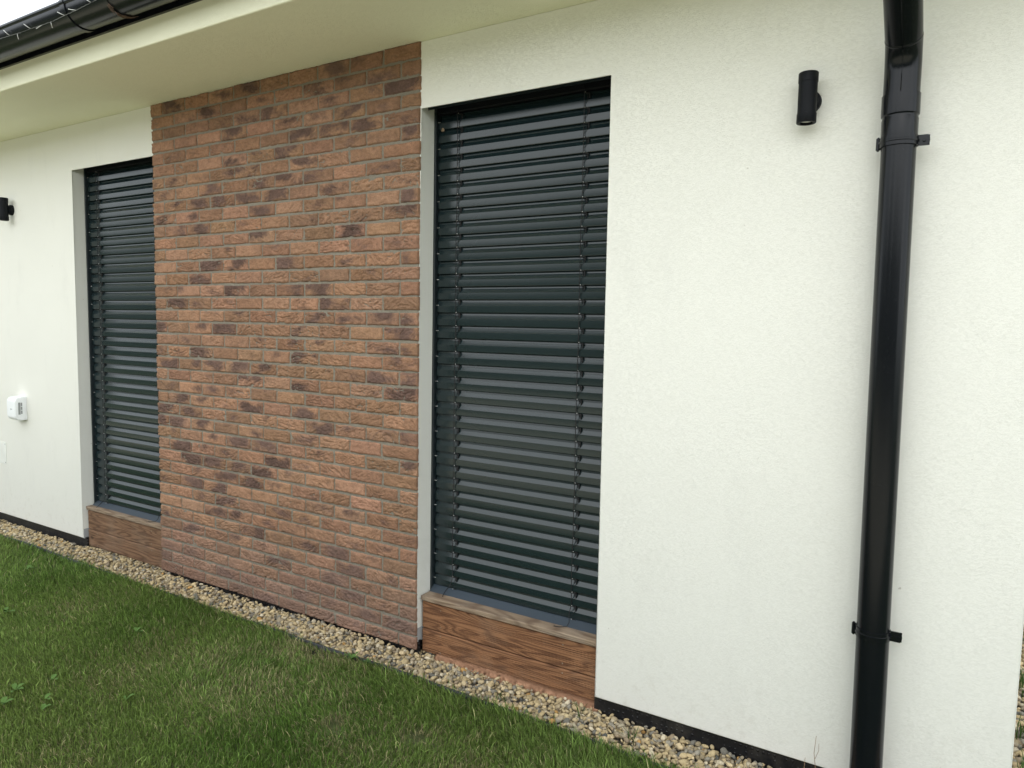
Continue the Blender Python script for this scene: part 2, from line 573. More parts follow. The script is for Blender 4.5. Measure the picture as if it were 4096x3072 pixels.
# unseen pale paved slab, added to bounce light onto soffit and upper wall
def make_bounce_paving():
    m, n, b = new_mat('bounce_paving')
    v = coords(n)
    br = N(n, 'ShaderNodeTexBrick')
    br.offset = 0.5
    br.inputs['Scale'].default_value = 1.0
    br.inputs['Brick Width'].default_value = 0.6
    br.inputs['Row Height'].default_value = 0.6
    br.inputs['Mortar Size'].default_value = 0.006
    br.inputs['Color1'].default_value = (0.62, 0.57, 0.41, 1)
    br.inputs['Color2'].default_value = (0.58, 0.53, 0.38, 1)
    br.inputs['Mortar'].default_value = (0.16, 0.15, 0.13, 1)
    n.links.new(v, br.inputs['Vector'])
    f = tex_noise(n, v, 40, 5, 0.7)
    n.links.new(mixc(n, 0.35, br.outputs['Color'], ramp(n, [(0.3, (0.7, 0.7, 0.7)), (0.7, (1.2, 1.2, 1.2))], f.outputs['Fac']).outputs[0], 'MULTIPLY'), b.inputs['Base Color'])
    b.inputs['Roughness'].default_value = 0.9
    return m
bm = bmesh.new()
box(bm, -8.0, 8.0, -10.0, -2.15, -0.044, 0.015)
tag(obj('bounce_slab', bm, make_bounce_paving()), 'added pale paved slab out of view, bouncing light up to the eaves', 'bounce_slab', kind='structure')

# ------------------------------------------------------------------ house
house = empty('house', (-2.5, 0.0, 0.0), 'white rendered bungalow with a brown brick panel between two tall windows', 'house')

# facade with two openings that reach down to the plinth
bm = bmesh.new()
outline = [(XL, WALL_BOT), (W1A, WALL_BOT), (W1A, LINTEL), (W1B, LINTEL), (W1B, WALL_BOT), (W2A, WALL_BOT), (W2A, LINTEL), (W2B, LINTEL), (W2B, WALL_BOT), (XR, WALL_BOT), (XR, SOFFIT - 0.0015), (XL, SOFFIT - 0.0015)]
def slab(ol, ya, yb):
    f = [bm.verts.new((x, ya, z)) for x, z in ol]
    k = [bm.verts.new((x, yb, z)) for x, z in ol]
    bm.faces.new(f); bm.faces.new(k[::-1])
    for i in range(len(ol)):
        j = (i + 1) % len(ol)
        bm.faces.new((f[i], k[i], k[j], f[j]))
slab(outline, 0.0, 0.022)
slab([(x, 2.86 if abs(z - LINTEL) < 1e-6 else z) for x, z in outline], 0.0222, 0.26)
bm.edges.ensure_lookup_table()
fe = [e for e in bm.edges if all(abs(v.co.y) < 1e-6 for v in e.verts) and not all(v.co.z > 2.8 for v in e.verts)]
fe += [e for e in bm.edges if all(abs(v.co.x - XR) < 1e-6 for v in e.verts) and abs(e.verts[0].co.y - e.verts[1].co.y) > 0.1 and e.verts[0].co.z < 1]
bmesh.ops.bevel(bm, geom=fe, offset=0.006, segments=3, profile=0.5, affect='EDGES')
bmesh.ops.triangulate(bm, faces=[f for f in bm.faces if len(f.verts) > 4])
facade = obj('wall', bm, MAT['render'], house)
smooth_by_angle(facade, 40)
# side walls and back (out of the picture, seen only from other positions)
bm = bmesh.new()
box(bm, XR - 0.26, XR, 0.2605, 8.0, WALL_BOT, SOFFIT - 0.0015)
box(bm, XL, XL + 0.26, 0.2605, 8.0, WALL_BOT, SOFFIT - 0.0015)
box(bm, XL + 0.261, XR - 0.261, 7.74, 8.0, WALL_BOT, SOFFIT - 0.0015)
for xa in (XR - 0.26, XL):
    extrude_x(bm, [(0.31, 3.065), (8.0, 3.065), (8.0, 3.26), (4.0, 4.60), (0.31, 3.44)], xa, xa + 0.26)
obj('side_wall', bm, MAT['render'], house)
# dark rooms behind the windows
bm = bmesh.new()
box(bm, XL + 0.3, XR - 0.3, 0.9, 0.95, -0.03, 2.85)
obj('interior_wall', bm, MAT['dark'], house)

bm = bmesh.new()
box(bm, XL + 0.01, XR - 0.01, 0.301, 7.99, SOFFIT, SOFFIT + 0.15)
obj('ceiling', bm, MAT['dark'], house)

# rendered eaves box: soffit and the low front band
bm = bmesh.new()
prof = [(0.30, SOFFIT), (EAVE_Y + 0.006, SOFFIT), (EAVE_Y + 0.002, SOFFIT + 0.002), (EAVE_Y, SOFFIT + 0.006), (EAVE_Y, SOFFIT + 0.16), (0.30, SOFFIT + 0.16)]
extrude_x(bm, prof, XL - 0.5, XR + 0.55)
obj('soffit', bm, MAT['soffit'], house)
bm = bmesh.new()
box(bm, XL - 0.5, XR + 0.55, EAVE_Y - 0.016, EAVE_Y - 0.002, 3.0165, 3.20)
obj('eaves_flashing', bm, MAT['gutter_metal'], house)
bm = bmesh.new()
prof = [(-0.64, 3.205), (4.0, 4.75), (8.6, 3.205), (8.6, 3.10), (4.0, 4.62), (-0.56, 3.205)]
extrude_x(bm, prof, XL - 0.55, XR + 0.6)
obj('roof', bm, MAT['roof'], house)

# dimpled foundation membrane below the render
bm = bmesh.new()
box(bm, XL, W1A + 0.02, 0.012, 0.03, -0.08, WALL_BOT + 0.004)
box(bm, W1B - 0.03, 0.004, 0.012, 0.03, -0.08, WALL_BOT + 0.004)
box(bm, W2B - 0.004, XR - 0.012, 0.012, 0.03, -0.08, WALL_BOT + 0.004)
box(bm, XR - 0.030, XR - 0.012, 0.0302, 8.0, -0.08, WALL_BOT + 0.004)
box(bm, W1A - 0.02, W1B + 0.02, 0.16, 0.18, -0.08, 0.25)
box(bm, -0.02, W2B + 0.02, 0.16, 0.18, -0.08, 0.25)
obj('plinth_membrane', bm, MAT['membrane'], house)
# bare grey base coat at the foot of the two left reveals
for xa, dep in ((W2A, 0.10), (W1A, 0.08)):
    bm = bmesh.new()
    box(bm, xa - 0.002, xa + 0.0025, 0.004, dep, 0.036, 0.105)
    obj('bare_base_coat', bm, MAT['grey_mortar'], house)

# windows behind the blinds
for xa, xb in ((W1A, W1B), (W2A, W2B)):
    w = None
    bm = bmesh.new()
    for b4 in ((xa + 0.002, xa + 0.07, 0.19, 0.255, 0.26, LINTEL), (xb - 0.07, xb - 0.002, 0.19, 0.255, 0.26, LINTEL), (xa + 0.0702, xb - 0.0702, 0.19, 0.255, 0.26, 0.34), (xa + 0.0702, xb - 0.0702, 0.19, 0.255, LINTEL - 0.07, LINTEL)):
        box(bm, *b4)
    w = obj('window', bm, MAT['rail'], house)
    bm = bmesh.new()
    box(bm, xa + 0.0705, xb - 0.0705, 0.215, 0.235, 0.341, LINTEL - 0.0705)
    p = bpy.data.meshes.new('pane'); bm.to_mesh(p); bm.free()
    po = link('pane', p, MAT['glass']); po.parent = w

# ------------------------------------------------------------------ brick cladding
COURSE, JOINT, PITCH_X = 0.0725, 0.0080, 0.2168
bv, bq, bcol = [], [], []
off = 0
def add_brick(x0, x1, z0, z1, k, idx):
    global off
    rb = random.Random(k * 131 + idx)
    nx = 44 if x1 - x0 > 0.15 else 24
    nz = 18
    jx0, jx1, jz0, jz1 = (rb.uniform(-.0022, .0022) for _ in range(4))
    xs = np.linspace(0, 1, nx); zs = np.linspace(0, 1, nz)
    # tighter rows at the edges
    xs = np.concatenate(([0, 0.010, 0.025], np.linspace(0.045, 0.955, nx - 6), [0.975, 0.990, 1]))
    zs = np.concatenate(([0, 0.03, 0.08], np.linspace(0.15, 0.85, nz - 6), [0.92, 0.97, 1]))
    tone = rb.random()
    darkness = rb.random()
    thr = 0.82 if darkness < 0.42 else (0.46 if darkness < 0.74 else 0.16)
    base = np.array([0.275, 0.160, 0.101]) * (0.82 + 0.36 * tone)
    base = base * (1 + np.array([rb.uniform(-.03, .03), rb.uniform(-.02, .02), rb.uniform(-.04, .05)]))
    dark = np.array([0.112, 0.071, 0.059]) * rb.uniform(0.85, 1.25)
    ang = rb.uniform(-0.5, 0.5); arch = rb.uniform(-1, 1); fold = rb.uniform(0.25, 1.0); sd = rb.uniform(0, 100)
    cx, cz = rb.uniform(0.3, 0.75), rb.uniform(0.4, 0.75)
    L = x1 - x0; H = z1 - z0
    for iz, tz in enumerate(zs):
        for ix, tx in enumerate(xs):
            X, Z = tx * L, tz * H
            ex = min(X, L - X); ez = min(Z, H - Z)
            # ragged outline
            wob = 0.0022 * mnoise.noise(Vector((x0 * 7 + X * 38, sd, z0 * 9 + Z * 45)))
            wob2 = 0.0022 * mnoise.noise(Vector((x0 * 7 + X * 38 + 31, sd, z0 * 9 + Z * 45)))
            px = x0 + X + jx0 * (1 - tx) + jx1 * tx + (wob if ex < 0.006 else wob * 0.3)
            pz = z0 + Z + jz0 * (1 - tz) + jz1 * tz + (wob2 if ez < 0.006 else wob2 * 0.3)
            e = min(ex, ez)
            rnd = 1 - math.exp(-e / 0.0020)
            # hand-moulded folds: ridged noise running along the brick, bent into an arch
            lx = (tx - 0.5) * L; lz = (tz - 0.5) * H + arch * (lx * lx) * 5.0
            fx = lx * math.cos(ang) + lz * math.sin(ang); fz = -lx * math.sin(ang) + lz * math.cos(ang)
            r1 = 1 - abs(mnoise.noise(Vector((fx * 16 + sd, sd * 0.7, fz * 70)))) * 2
            r2 = 1 - abs(mnoise.noise(Vector((fx * 30 + sd * 2, sd, fz * 120)))) * 2
            nlow = mnoise.noise(Vector((X * 14 + sd, sd, Z * 22)))
            crease = max(0, r1 - 0.72) / 0.28
            crease2 = max(0, r2 - 0.78) / 0.22
            d = rnd * (0.0150 + 0.0020 * nlow - fold * (0.0105 * crease ** 1.3 + 0.0060 * crease2))
            d = max(d, 0.0)
            bv.append((px, -d, pz))
            # colour: fired orange-brown with a sintered purple-brown patch
            dd = math.hypot((tx - cx) * 1.5, (tz - cz) * 0.9)
            pat = 0.66 + 0.50 * mnoise.noise(Vector((X * 9 + sd, 3.3, Z * 20))) + 0.17 * mnoise.noise(Vector((fx * 30, sd, fz * 80))) + 0.12 * mnoise.noise(Vector((X * 110, sd, Z * 110))) - dd * 0.48
            t = min(1, max(0, (pat - thr) / 0.42)) * 0.85
            t = t * t * (3 - 2 * t)
            if ex < 0.008: t *= 0.55
            c = base * (1 - t) + dark * t
            c = c * (1 + 0.16 * nlow)
            # pinkish-grey splash dust on the lowest courses
            sfac = max(0, min(1, (0.46 - pz) / 0.34)) * (0.62 + 0.3 * mnoise.noise(Vector((px * 6, 9, pz * 14))))
            c = c * (1 - sfac) + np.array([0.200, 0.132, 0.106]) * sfac * (0.8 + 0.3 * tone) + (0 if sfac <= 0 else 0)
            bcol.append(np.clip(c, 0.01, 1))
    W, Hn = len(xs), len(zs)
    for iz in range(Hn - 1):
        for ix in range(W - 1):
            a = off + iz * W + ix
            bq.append((a, a + 1, a + W + 1, a + W))
    # returns to the wall on all four sides
    ring = [off + i for i in range(W)] + [off + iz * W + W - 1 for iz in range(1, Hn)] + [off + (Hn - 1) * W + i for i in range(W - 2, -1, -1)] + [off + iz * W for iz in range(Hn - 2, 0, -1)]
    base_i = off + W * Hn
    for i in ring:
        p = bv[i]; bv.append((p[0], 0.001, p[2])); bcol.append(bcol[i] * 0.9)
    m_ = len(ring)
    for i in range(m_):
        j = (i + 1) % m_
        bq.append((ring[i], base_i + i, base_i + j, ring[j]))
    off = base_i + m_

for k in range(40):
    z0 = k * COURSE; z1 = z0 + COURSE - JOINT
    if k == 39: z1 = SOFFIT - 0.002
    cuts = [0.003]
    first = 0.108 if k % 2 == 0 else PITCH_X
    x = -first
    while x > -2.03:
        cuts.append(x + random.uniform(-.003, .003)); x -= PITCH_X
    cuts.append(-2.0635)
    for i in range(len(cuts) - 1):
        xb, xa = cuts[i], cuts[i + 1]
        xa2 = xa + (JOINT / 2 if i < len(cuts) - 2 else random.uniform(-.006, .003))
        xb2 = xb - (JOINT / 2 if i > 0 else 0)
        if xb2 - xa2 > 0.03:
            add_brick(xa2, xb2, z0, z1, k, i)
me = mesh_np('brick_panel', np.array(bv), np.array(bq), None, np.array(bcol))
me.polygons.foreach_set('use_smooth', [True] * len(me.polygons))
brick = link('brick_panel', me, MAT['brick'], house)
# pointing: an uneven sheet just behind the brick faces, plus lumps
nx, nz = 420, 560
gx = np.linspace(-2.061, 0.0005, nx); gz = np.linspace(0.002, SOFFIT - 0.002, nz)
GX, GZ = np.meshgrid(gx, gz)
GY = -0.0035 - 0.0040 * vnoise(GX * 90, GZ * 110, 3) - 0.003 * vnoise(GX * 25, GZ * 25, 5)
GY[:, 0] = 0.001; GY[:, -1] = 0.001; GY[0, :] = 0.001; GY[-1, :] = 0.001
idx = np.arange(nx * nz).reshape(nz, nx)
q = np.stack([idx[:-1, :-1], idx[:-1, 1:], idx[1:, 1:], idx[1:, :-1]], -1).reshape(-1, 4)
me = mesh_np('mortar', np.stack([GX, GY, GZ], -1).reshape(-1, 3), q)
mo = link('pointing', me, MAT['mortar']); mo.parent = brick

# ------------------------------------------------------------------ venetian blinds (local coordinates: x from the left reveal, y from the slat front, z world)
SL_P, SL_Z0, NSL = 0.0620, 0.300, 37
def hook_mesh():
    """short tab hanging over the sloping rib, its slanted thread back to the cord and the small bright clip"""
    bm = bmesh.new()
    box(bm, 0.0160, 0.0212, -0.0005, 0.0080, -0.026, -0.004, 0.001, 1)
    box(bm, -0.001, 0.0157, 0.0005, 0.006, -0.006, -0.002)
    tube(bm, [(0.017, 0.000, -0.026), (0.006, -0.003, -0.040), (0.002, -0.006, -0.046)], 0.0008, 5)
    nf = len(bm.faces)
    bmesh.ops.create_uvsphere(bm, u_segments=8, v_segments=6, radius=0.0019, matrix=Matrix.Translation((0.003, -0.006, -0.001)))
    for i, f in enumerate(bm.faces): f.material_index = 1 if i >= nf else 0
    me = bpy.data.meshes.new('slat_hook'); bm.to_mesh(me); bm.free()
    me.materials.append(MAT['cord']); me.materials.append(MAT['clip'])
    return me
HOOK = hook_mesh()
def make_blind():
    root = empty('venetian_blind', (W2A, 0.122, 0.0))
    # slats: z-shaped aluminium profile
    bm = bmesh.new()
    prof = [(0.0045, 0.0035), (0.0035, -0.0008), (0.0008, -0.0012), (0.0, 0.0010), (-0.0004, 0.0150), (0.0, 0.0300), (0.0007, 0.0310), (0.0102, 0.0478), (0.0106, 0.0486), (0.0122, 0.0570), (0.0140, 0.0655)]
    th = 0.0009
    for i in range(NSL):
        rs = random.Random(i)
        dz = rs.uniform(-.0005, .0005); ty = rs.uniform(-.0006, .0006)
        z = SL_Z0 + i * SL_P + dz
        P = [(y + ty * (zz / 0.03), z + zz) for y, zz in prof]
        Q = [(y + th, zz) for y, zz in P]
        extrude_x(bm, P + Q[::-1], 0.0165, 0.940)
    sl_o = obj('slats', bm, MAT['slat'], root, local=True)
    smooth_by_angle(sl_o, 14)
    # guide pins at both ends of every second slat
    bm = bmesh.new()
    lathe(bm, [(0, -0.006), (0.0012, -0.006), (0.0017, -0.002), (0.0010, 0.001), (0.0008, 0.004), (0.0015, 0.006), (0, 0.008)], (0, 0, 0), 'Z', 8)
    bmesh.ops.rotate(bm, verts=bm.verts[:], cent=(0, 0, 0), matrix=Matrix.Rotation(rad(90), 3, 'Y'))
    pin = bpy.data.meshes.new('guide_pin'); bm.to_mesh(pin); bm.free(); pin.materials.append(MAT['clip'])
    for i in range(0, NSL, 2):
        for x in (0.0175, 0.9385):
            g = link('guide_pin', pin, None, root, local=True)
            g.location = (x, 0.000, SL_Z0 + i * SL_P + 0.034)
    # guide rails left and right
    for xa, xb in ((0.0005, 0.0115), (0.9455, 0.9565)):
        bm = bmesh.new()
        box(bm, xa, xb, -0.017, 0.003, 0.262, LINTEL + 0.02, 0.0012, 1)
        box(bm, xa, xb, 0.0032, 0.045, 0.262, LINTEL + 0.02)
        obj('guide_rail', bm, MAT['rail'], root, local=True)
    # head box: open-bottomed cover behind the lintel and the dark head rail inside it
    bm = bmesh.new()
    box(bm, 0.0005, 0.9565, -0.066, -0.062, LINTEL + 0.001, 2.84)
    box(bm, 0.0005, 0.9565, -0.0618, 0.066, 2.836, 2.84)
    box(bm, 0.0005, 0.0025, -0.0618, 0.066, LINTEL + 0.02, 2.8358)
    box(bm, 0.9545, 0.9565, -0.0618, 0.066, LINTEL + 0.02, 2.8358)
    obj('cover_box', bm, MAT['rail'], root, local=True)
    bm = bmesh.new()
    box(bm, 0.012, 0.945, -0.002, 0.05, 2.6005, 2.80, 0.002, 2)
    box(bm, 0.012, 0.945, -0.006, -0.0022, 2.6030, 2.612, 0.0015, 2)
    obj('head_rail', bm, MAT['lamp_black'], root, local=True)
    # ladder cords with their hooks
    for cx, lean in ((0.131, -1), (0.783, 1)):
        rc = random.Random(int(cx * 1000))
        bm = bmesh.new()
        pts = []
        z = 2.62
        while z > 0.345:
            pts.append((cx + 0.0012 * math.sin(z * 9) + (0.003 if lean > 0 else -0.002) * 0, -0.0075 + 0.0012 * math.sin(z * 21), z)); z -= 0.02
        pts += [(cx - 0.004, -0.009, 0.335), (cx - 0.010, -0.014, 0.315), (cx - 0.021, -0.030, 0.296), (cx - 0.024, -0.045, 0.281), (cx - 0.016, -0.066, 0.2765)] if lean < 0 else [(cx - 0.006, -0.009, 0.335), (cx - 0.005, -0.016, 0.318), (cx + 0.005, -0.034, 0.294), (cx + 0.002, -0.050, 0.281), (cx - 0.030, -0.062, 0.2765), (cx - 0.055, -0.066, 0.2765)]
        tube(bm, pts, 0.0017, 8)
        cd = obj('ladder_cord', bm, MAT['cord'], root, local=True, smooth=True)
        bm = bmesh.new()
        tube(bm, [(cx + 0.009, 0.0042, 2.61), (cx + 0.009, 0.0042, 0.31)], 0.0012, 6)
        tc = obj('tilt_cord', bm, MAT['cord'], None, smooth=True); tc.parent = cd
        for i in range(NSL + 1):
            h = link('slat_hook', HOOK); h.parent = cd
            h.location = (cx, 0, SL_Z0 + i * SL_P)
    # sloping sill flashing under the last slat
    bm = bmesh.new()
    prof = [(0.030, 0.306), (0.006, 0.298), (-0.037, 0.2715), (-0.040, 0.262), (-0.037, 0.262), (-0.0345, 0.2685), (0.006, 0.2945), (0.030, 0.302)]
    extrude_x(bm, prof, 0.0118, 0.9452)
    obj('bottom_sill', bm, MAT['sill_metal'], root, local=True)
    return root

def copy_tree(o, parent=None):
    c = o.copy()
    COL.objects.link(c)
    if parent is not None:
        c.parent = parent
    for ch in [x for x in bpy.data.objects if x.parent == o]:
        copy_tree(ch, c)
    return c

blind = make_blind()
blind1 = copy_tree(blind)
blind1.location = (-2.986, 0.090, 0.0)
tag(blind, 'closed dark grey slatted outdoor blind just right of the brick panel', 'blind', 'closed outdoor blinds over the tall windows')
tag(blind1, 'closed dark grey slatted outdoor blind partly hidden left of the brick panel', 'blind', 'closed outdoor blinds over the tall windows')

# ------------------------------------------------------------------ wooden boxing under the windows
def board_profile(z0, z1, yf, groups):
    """front profile from bottom to top with v-grooves; groups = list of (start, n) from the top edge"""
    pts = [(yf + 0.006, z0), (yf, z0 + 0.004)]
    gro = []
    for st, n in groups:
        for i in range(n):
            gro.append(z1 - st - i * 0.0088)
    for g in sorted(gro):
        pts += [(yf, g - 0.0016), (yf + 0.0032, g - 0.0008), (yf + 0.0032, g + 0.0008), (yf, g + 0.0016)]
    pts += [(yf, z1 - 0.004), (yf + 0.006, z1), (yf + 0.024, z1), (yf + 0.024, z0)]
    return pts

def make_boxing(x0, x1, mat, label, dy=0.0, screws=True):
    root = empty('wooden_step', ((x0 + x1) / 2, 0.03 + dy, -0.02), label, 'wooden step', 'timber boards below the tall windows')
    bm = bmesh.new()
    box(bm, x0 - 0.004, x1, 0.020 + dy, 0.118 + dy, 0.2465, 0.2720, 0.005, 3)
    obj('cap_board', bm, MAT['wood_cap'], root)
    for i, (za, zb, gr) in enumerate(((0.1065, 0.2405, [(0.030, 4), (0.080, 5)]), (-0.012, 0.1015, [(0.024, 5), (0.078, 5)]))):
        bm = bmesh.new()
        extrude_x(bm, board_profile(za, zb, 0.032 + dy, gr), x0, x1)
        bd = obj('board', bm, mat, root)
        for sx in (x0 + 0.11, x1 - 0.165):
            for sz in ((za + zb) / 2 + 0.04, (za + zb) / 2 - 0.045):
                bm = bmesh.new()
                lathe(bm, [(0, -0.0004), (0.0036, -0.0004), (0.0036, 0.002), (0, 0.002)], (sx, 0.0318 + dy, sz), 'Y', 12)
                me_ = bpy.data.meshes.new('screw'); bm.to_mesh(me_); bm.free()
                link('screw', me_, MAT['wood_cap']).parent = bd
    return root
step2 = make_boxing(0.013, 0.953, MAT['wood_a'], 'reddish grooved timber boards with a weathered cap below the nearer blind')
step1 = make_boxing(-2.982, -2.066, MAT['wood_b'], 'dull brown grooved timber boards below the farther blind left of the brick', -0.004)
# orange reinforcing strip curling out under the nearer boards
bm = bmesh.new()
n_ = 60; rows = []
for i in range(n_ + 1):
    t = i / n_; x = 0.10 + 0.875 * t
    w = 0.5 + 0.5 * math.sin(t * 5 + 0.6)
    top = -0.004 + 0.010 * min(1, t * 2) * (0.6 + 0.4 * w); ln = 0.02 + 0.012 * math.sin(t * 23) * 0.5
    rows.append([bm.verts.new((x, 0.030, top)), bm.verts.new((x, 0.024, top - 0.010)), bm.verts.new((x, 0.012 - 0.008 * w, top - 0.022)), bm.verts.new((x, -0.004 - 0.016 * w, top - 0.022 - ln * 0.6))])
for A, B in zip(rows, rows[1:]):
    for k in range(3): bm.faces.new((A[k], B[k], B[k + 1], A[k + 1]))
bmesh.ops.solidify(bm, geom=bm.faces[:], thickness=0.0012)
o = obj('membrane_strip', bm, MAT['orange'], step2, smooth=True)
o['label'] = 'orange mesh strip curling out below the boards'

# ------------------------------------------------------------------ gutter
GY_, GZ_, GR = -0.690, 3.087, 0.088
gutter = empty('rain_gutter', (-2.5, GY_, GZ_), 'black half round metal gutter along the eaves under white sky', 'gutter')
bm = bmesh.new()
prof = []
for i in range(0, 25):
    a = math.pi + math.pi * i / 24
    prof.append((GY_ + GR * math.cos(a), GZ_ + GR * math.sin(a)))
prof.append((GY_ + GR, GZ_ + 0.045))
inner = [(GY_ + (GR - 0.0015) * math.cos(math.pi + math.pi * i / 24), GZ_ + (GR - 0.0015) * math.sin(math.pi + math.pi * i / 24)) for i in range(25)]
inner.append((GY_ + GR - 0.0015, GZ_ + 0.045))
extrude_x(bm, prof + inner[::-1], XL - 0.55, XR + 0.6)
tr_ = obj('trough', bm, MAT['gutter_metal'], gutter); smooth_by_angle(tr_, 30)
bm = bmesh.new()      # rolled front bead
tube(bm, [(XL - 0.55, GY_ - GR + 0.006, GZ_ + 0.006), (XR + 0.6, GY_ - GR + 0.006, GZ_ + 0.006)], 0.0135, 20, up=Vector((0, 0, 1)))
b_ = obj('front_bead', bm, MAT['gutter_metal'], gutter); smooth_by_angle(b_, 40)
def strap(x, w, t, a0=158, a1=365, bead=True):
    bm = bmesh.new()
    R1, R2 = GR + 0.0008, GR + t
    pts = [(GY_ + R2 * math.cos(rad(a)), GZ_ + R2 * math.sin(rad(a))) for a in range(a0 + 20, a1, 6)]
    pin = [(GY_ + R1 * math.cos(rad(a)), GZ_ + R1 * math.sin(rad(a))) for a in range(a0 + 20, a1, 6)]
    extrude_x(bm, pts + pin[::-1], x - w / 2, x + w / 2)
    if bead:
        tube(bm, [(x - w / 2, GY_ - GR + 0.006, GZ_ + 0.006), (x + w / 2, GY_ - GR + 0.006, GZ_ + 0.006)], 0.0165, 20, up=Vector((0, 0, 1)))
    return bm
for x in (-1.535, 0.05, -3.1):
    o = obj('bracket', strap(x, 0.036, 0.005), MAT['gutter_metal'], gutter); smooth_by_angle(o, 30)
o = obj('joint_seam', strap(-1.195, 0.010, 0.0035, bead=False), MAT['gutter_metal'], gutter); smooth_by_angle(o, 30)
bm = bmesh.new()      # dry debris caught in the joint
for i in range(46):
    a = rad(random.triangular(205, 300, 285)); x = -1.195 + random.gauss(0, 0.006)
    l = random.uniform(0.01, 0.03)
    p = Vector((x, GY_ + (GR + 0.005) * math.cos(a), GZ_ + (GR + 0.005) * math.sin(a)))
    q_ = p + Vector((random.uniform(-.5, .9) * l, -math.sin(a) * l, math.cos(a) * l))
    tube(bm, [p, (p + q_) / 2 + Vector((0, -.002, -.001)), q_], 0.0012, 5)
MAT['debris'] = make_metal('dark_debris', (0.11, 0.07, 0.045), 0.9)
obj('dry_debris', bm, MAT['debris'], gutter, label='dry brown grass stuck in the gutter joint')

# fairy lights hanging on the gutter front: (x, angle) on the trough surface
def gsurf(x, a, r=0.0935):
    return Vector((x, GY_ + r * math.cos(rad(a)), GZ_ + r * math.sin(rad(a))))
wire_pts = [(-2.75, -149), (-2.45, -150.5), (-2.159, -151.9), (-2.057, -150.2), (-1.954, -147.4), (-1.853, -147.6), (-1.75, -145.8), (-1.643, -145.2), (-1.535, -147.9), (-1.432, -149.2), (-1.328, -152.7), (-1.258, -154.6), (-1.05, -158), (-0.8, -156)]
fairy = empty('fairy_lights', gsurf(-1.75, -146), 'thin string of clear fairy lights hung along the gutter front', 'string lights')
bm = bmesh.new(); pts = []
for (xa, aa), (xb, ab) in zip(wire_pts, wire_pts[1:]):
    for k in range(6):
        t = k / 6
        pts.append(gsurf(xa + (xb - xa) * t, aa + (ab - aa) * t + 0.5 * math.sin((xa + (xb - xa) * t) * 160), 0.0935))
tube(bm, pts, 0.0007, 6)
obj('wire', bm, MAT['wire'], fairy, smooth=True)
for (xa, aa), (xb, ab) in (((-2.057, -150.8), (-2.076, -166.5)), ((-1.985, -147.6), (-1.989, -135.3)), ((-1.853, -148), (-1.876, -162.2)), ((-1.750, -145.8), (-1.791, -142.9)), ((-1.665, -145.2), (-1.669, -132.2)), ((-1.535, -147.9), (-1.564, -159.5)), ((-1.432, -149.2), (-1.472, -157.0)), ((-2.4, -150.2), (-2.41, -164)), ((-1.3, -153.6), (-1.32, -165))):
    bm = bmesh.new()
    tube(bm, [gsurf(xa, aa, .095), gsurf((xa + xb) / 2, (aa + ab) / 2, .099), gsurf(xb, ab, .103)], [0.0010, 0.0014, 0.0016], 8)
    bmesh.ops.create_uvsphere(bm, u_segments=8, v_segments=6, radius=0.002, matrix=Matrix.Translation(gsurf(xb, ab, .103)))
    obj('bulb', bm, MAT['led'], fairy, smooth=True)

# ------------------------------------------------------------------ downpipe
def pipe_x(z): return 1.994 - 0.0095 * z
PY = -0.072
dp = empty('downpipe', (1.994, PY, -0.03), 'black round metal downpipe bent towards the eaves on the white wall', 'downpipe')
bm = bmesh.new()
tube(bm, [(pipe_x(z), PY, z) for z in (-0.06, 0.6, 1.2, 1.8, 2.235)], 0.050, 48)
o = obj('pipe', bm, MAT['black_metal'], dp); smooth_by_angle(o, 40)
# widened socket with a pressed groove
bm = bmesh.new()
zz = [(2.205, 0.0515), (2.212, 0.0520), (2.276, 0.0525), (2.280, 0.0512), (2.286, 0.0512), (2.290, 0.0545), (2.296, 0.0548), (2.352, 0.0548), (2.3525, 0.0515)]
tube(bm, [(pipe_x(z), PY, z) for z, r in zz], [r for z, r in zz], 48)
o = obj('socket', bm, MAT['black_metal'], dp); smooth_by_angle(o, 30)
# swan neck
bx = pipe_x(2.35)
def neck_pts(bend, rb, z_start, total):
    pts = [(bx, PY, 2.335), (bx, PY, z_start)]
    for i in range(1, 9):
        a = bend * i / 8
        pts.append((bx, PY - rb * (1 - math.cos(a)), z_start + rb * math.sin(a)))
    return pts
bend = rad(50)
np_ = neck_pts(bend, 0.12, 2.415, 0)
end = Vector(np_[-1]); dirv = Vector((-0.035, -math.sin(bend), math.cos(bend))).normalized()
bm = bmesh.new()
up_pts = [Vector(p) for p in np_] + [end + dirv * 0.30, end + dirv * 0.64]
for i in range(1, 7):
    a = bend * (1 - i / 6)
    up_pts.append(up_pts[-1] + Vector((0, -math.sin(a), math.cos(a))) * 0.025)
tube(bm, up_pts, 0.0520, 48)
o = obj('offset_pipe', bm, MAT['black_metal'], dp); smooth_by_angle(o, 40)
bm = bmesh.new()
tube(bm, [end + dirv * 0.004, end + dirv * 0.006, end + dirv * 0.010, end + dirv * 0.012], [0.0518, 0.0529, 0.0529, 0.0518], 48)
o = obj('joint_ring', bm, MAT['black_metal'], dp); smooth_by_angle(o, 60)
bm = bmesh.new()      # folded lengthwise seam of the swan neck
nrm = Vector((0, -math.cos(bend), -math.sin(bend)))
tube(bm, [end + nrm * 0.0520, end + dirv * 0.64 + nrm * 0.0520], 0.0016, 6)
tube(bm, [Vector(p) + (Vector((0, -1, 0)) if i < 2 else Vector((0, -math.cos(bend * (i - 1) / 8), -math.sin(bend * (i - 1) / 8)))) * 0.0520 for i, p in enumerate(np_)], 0.0014, 6)
obj('seam', bm, MAT['black_metal'], dp, smooth=True)
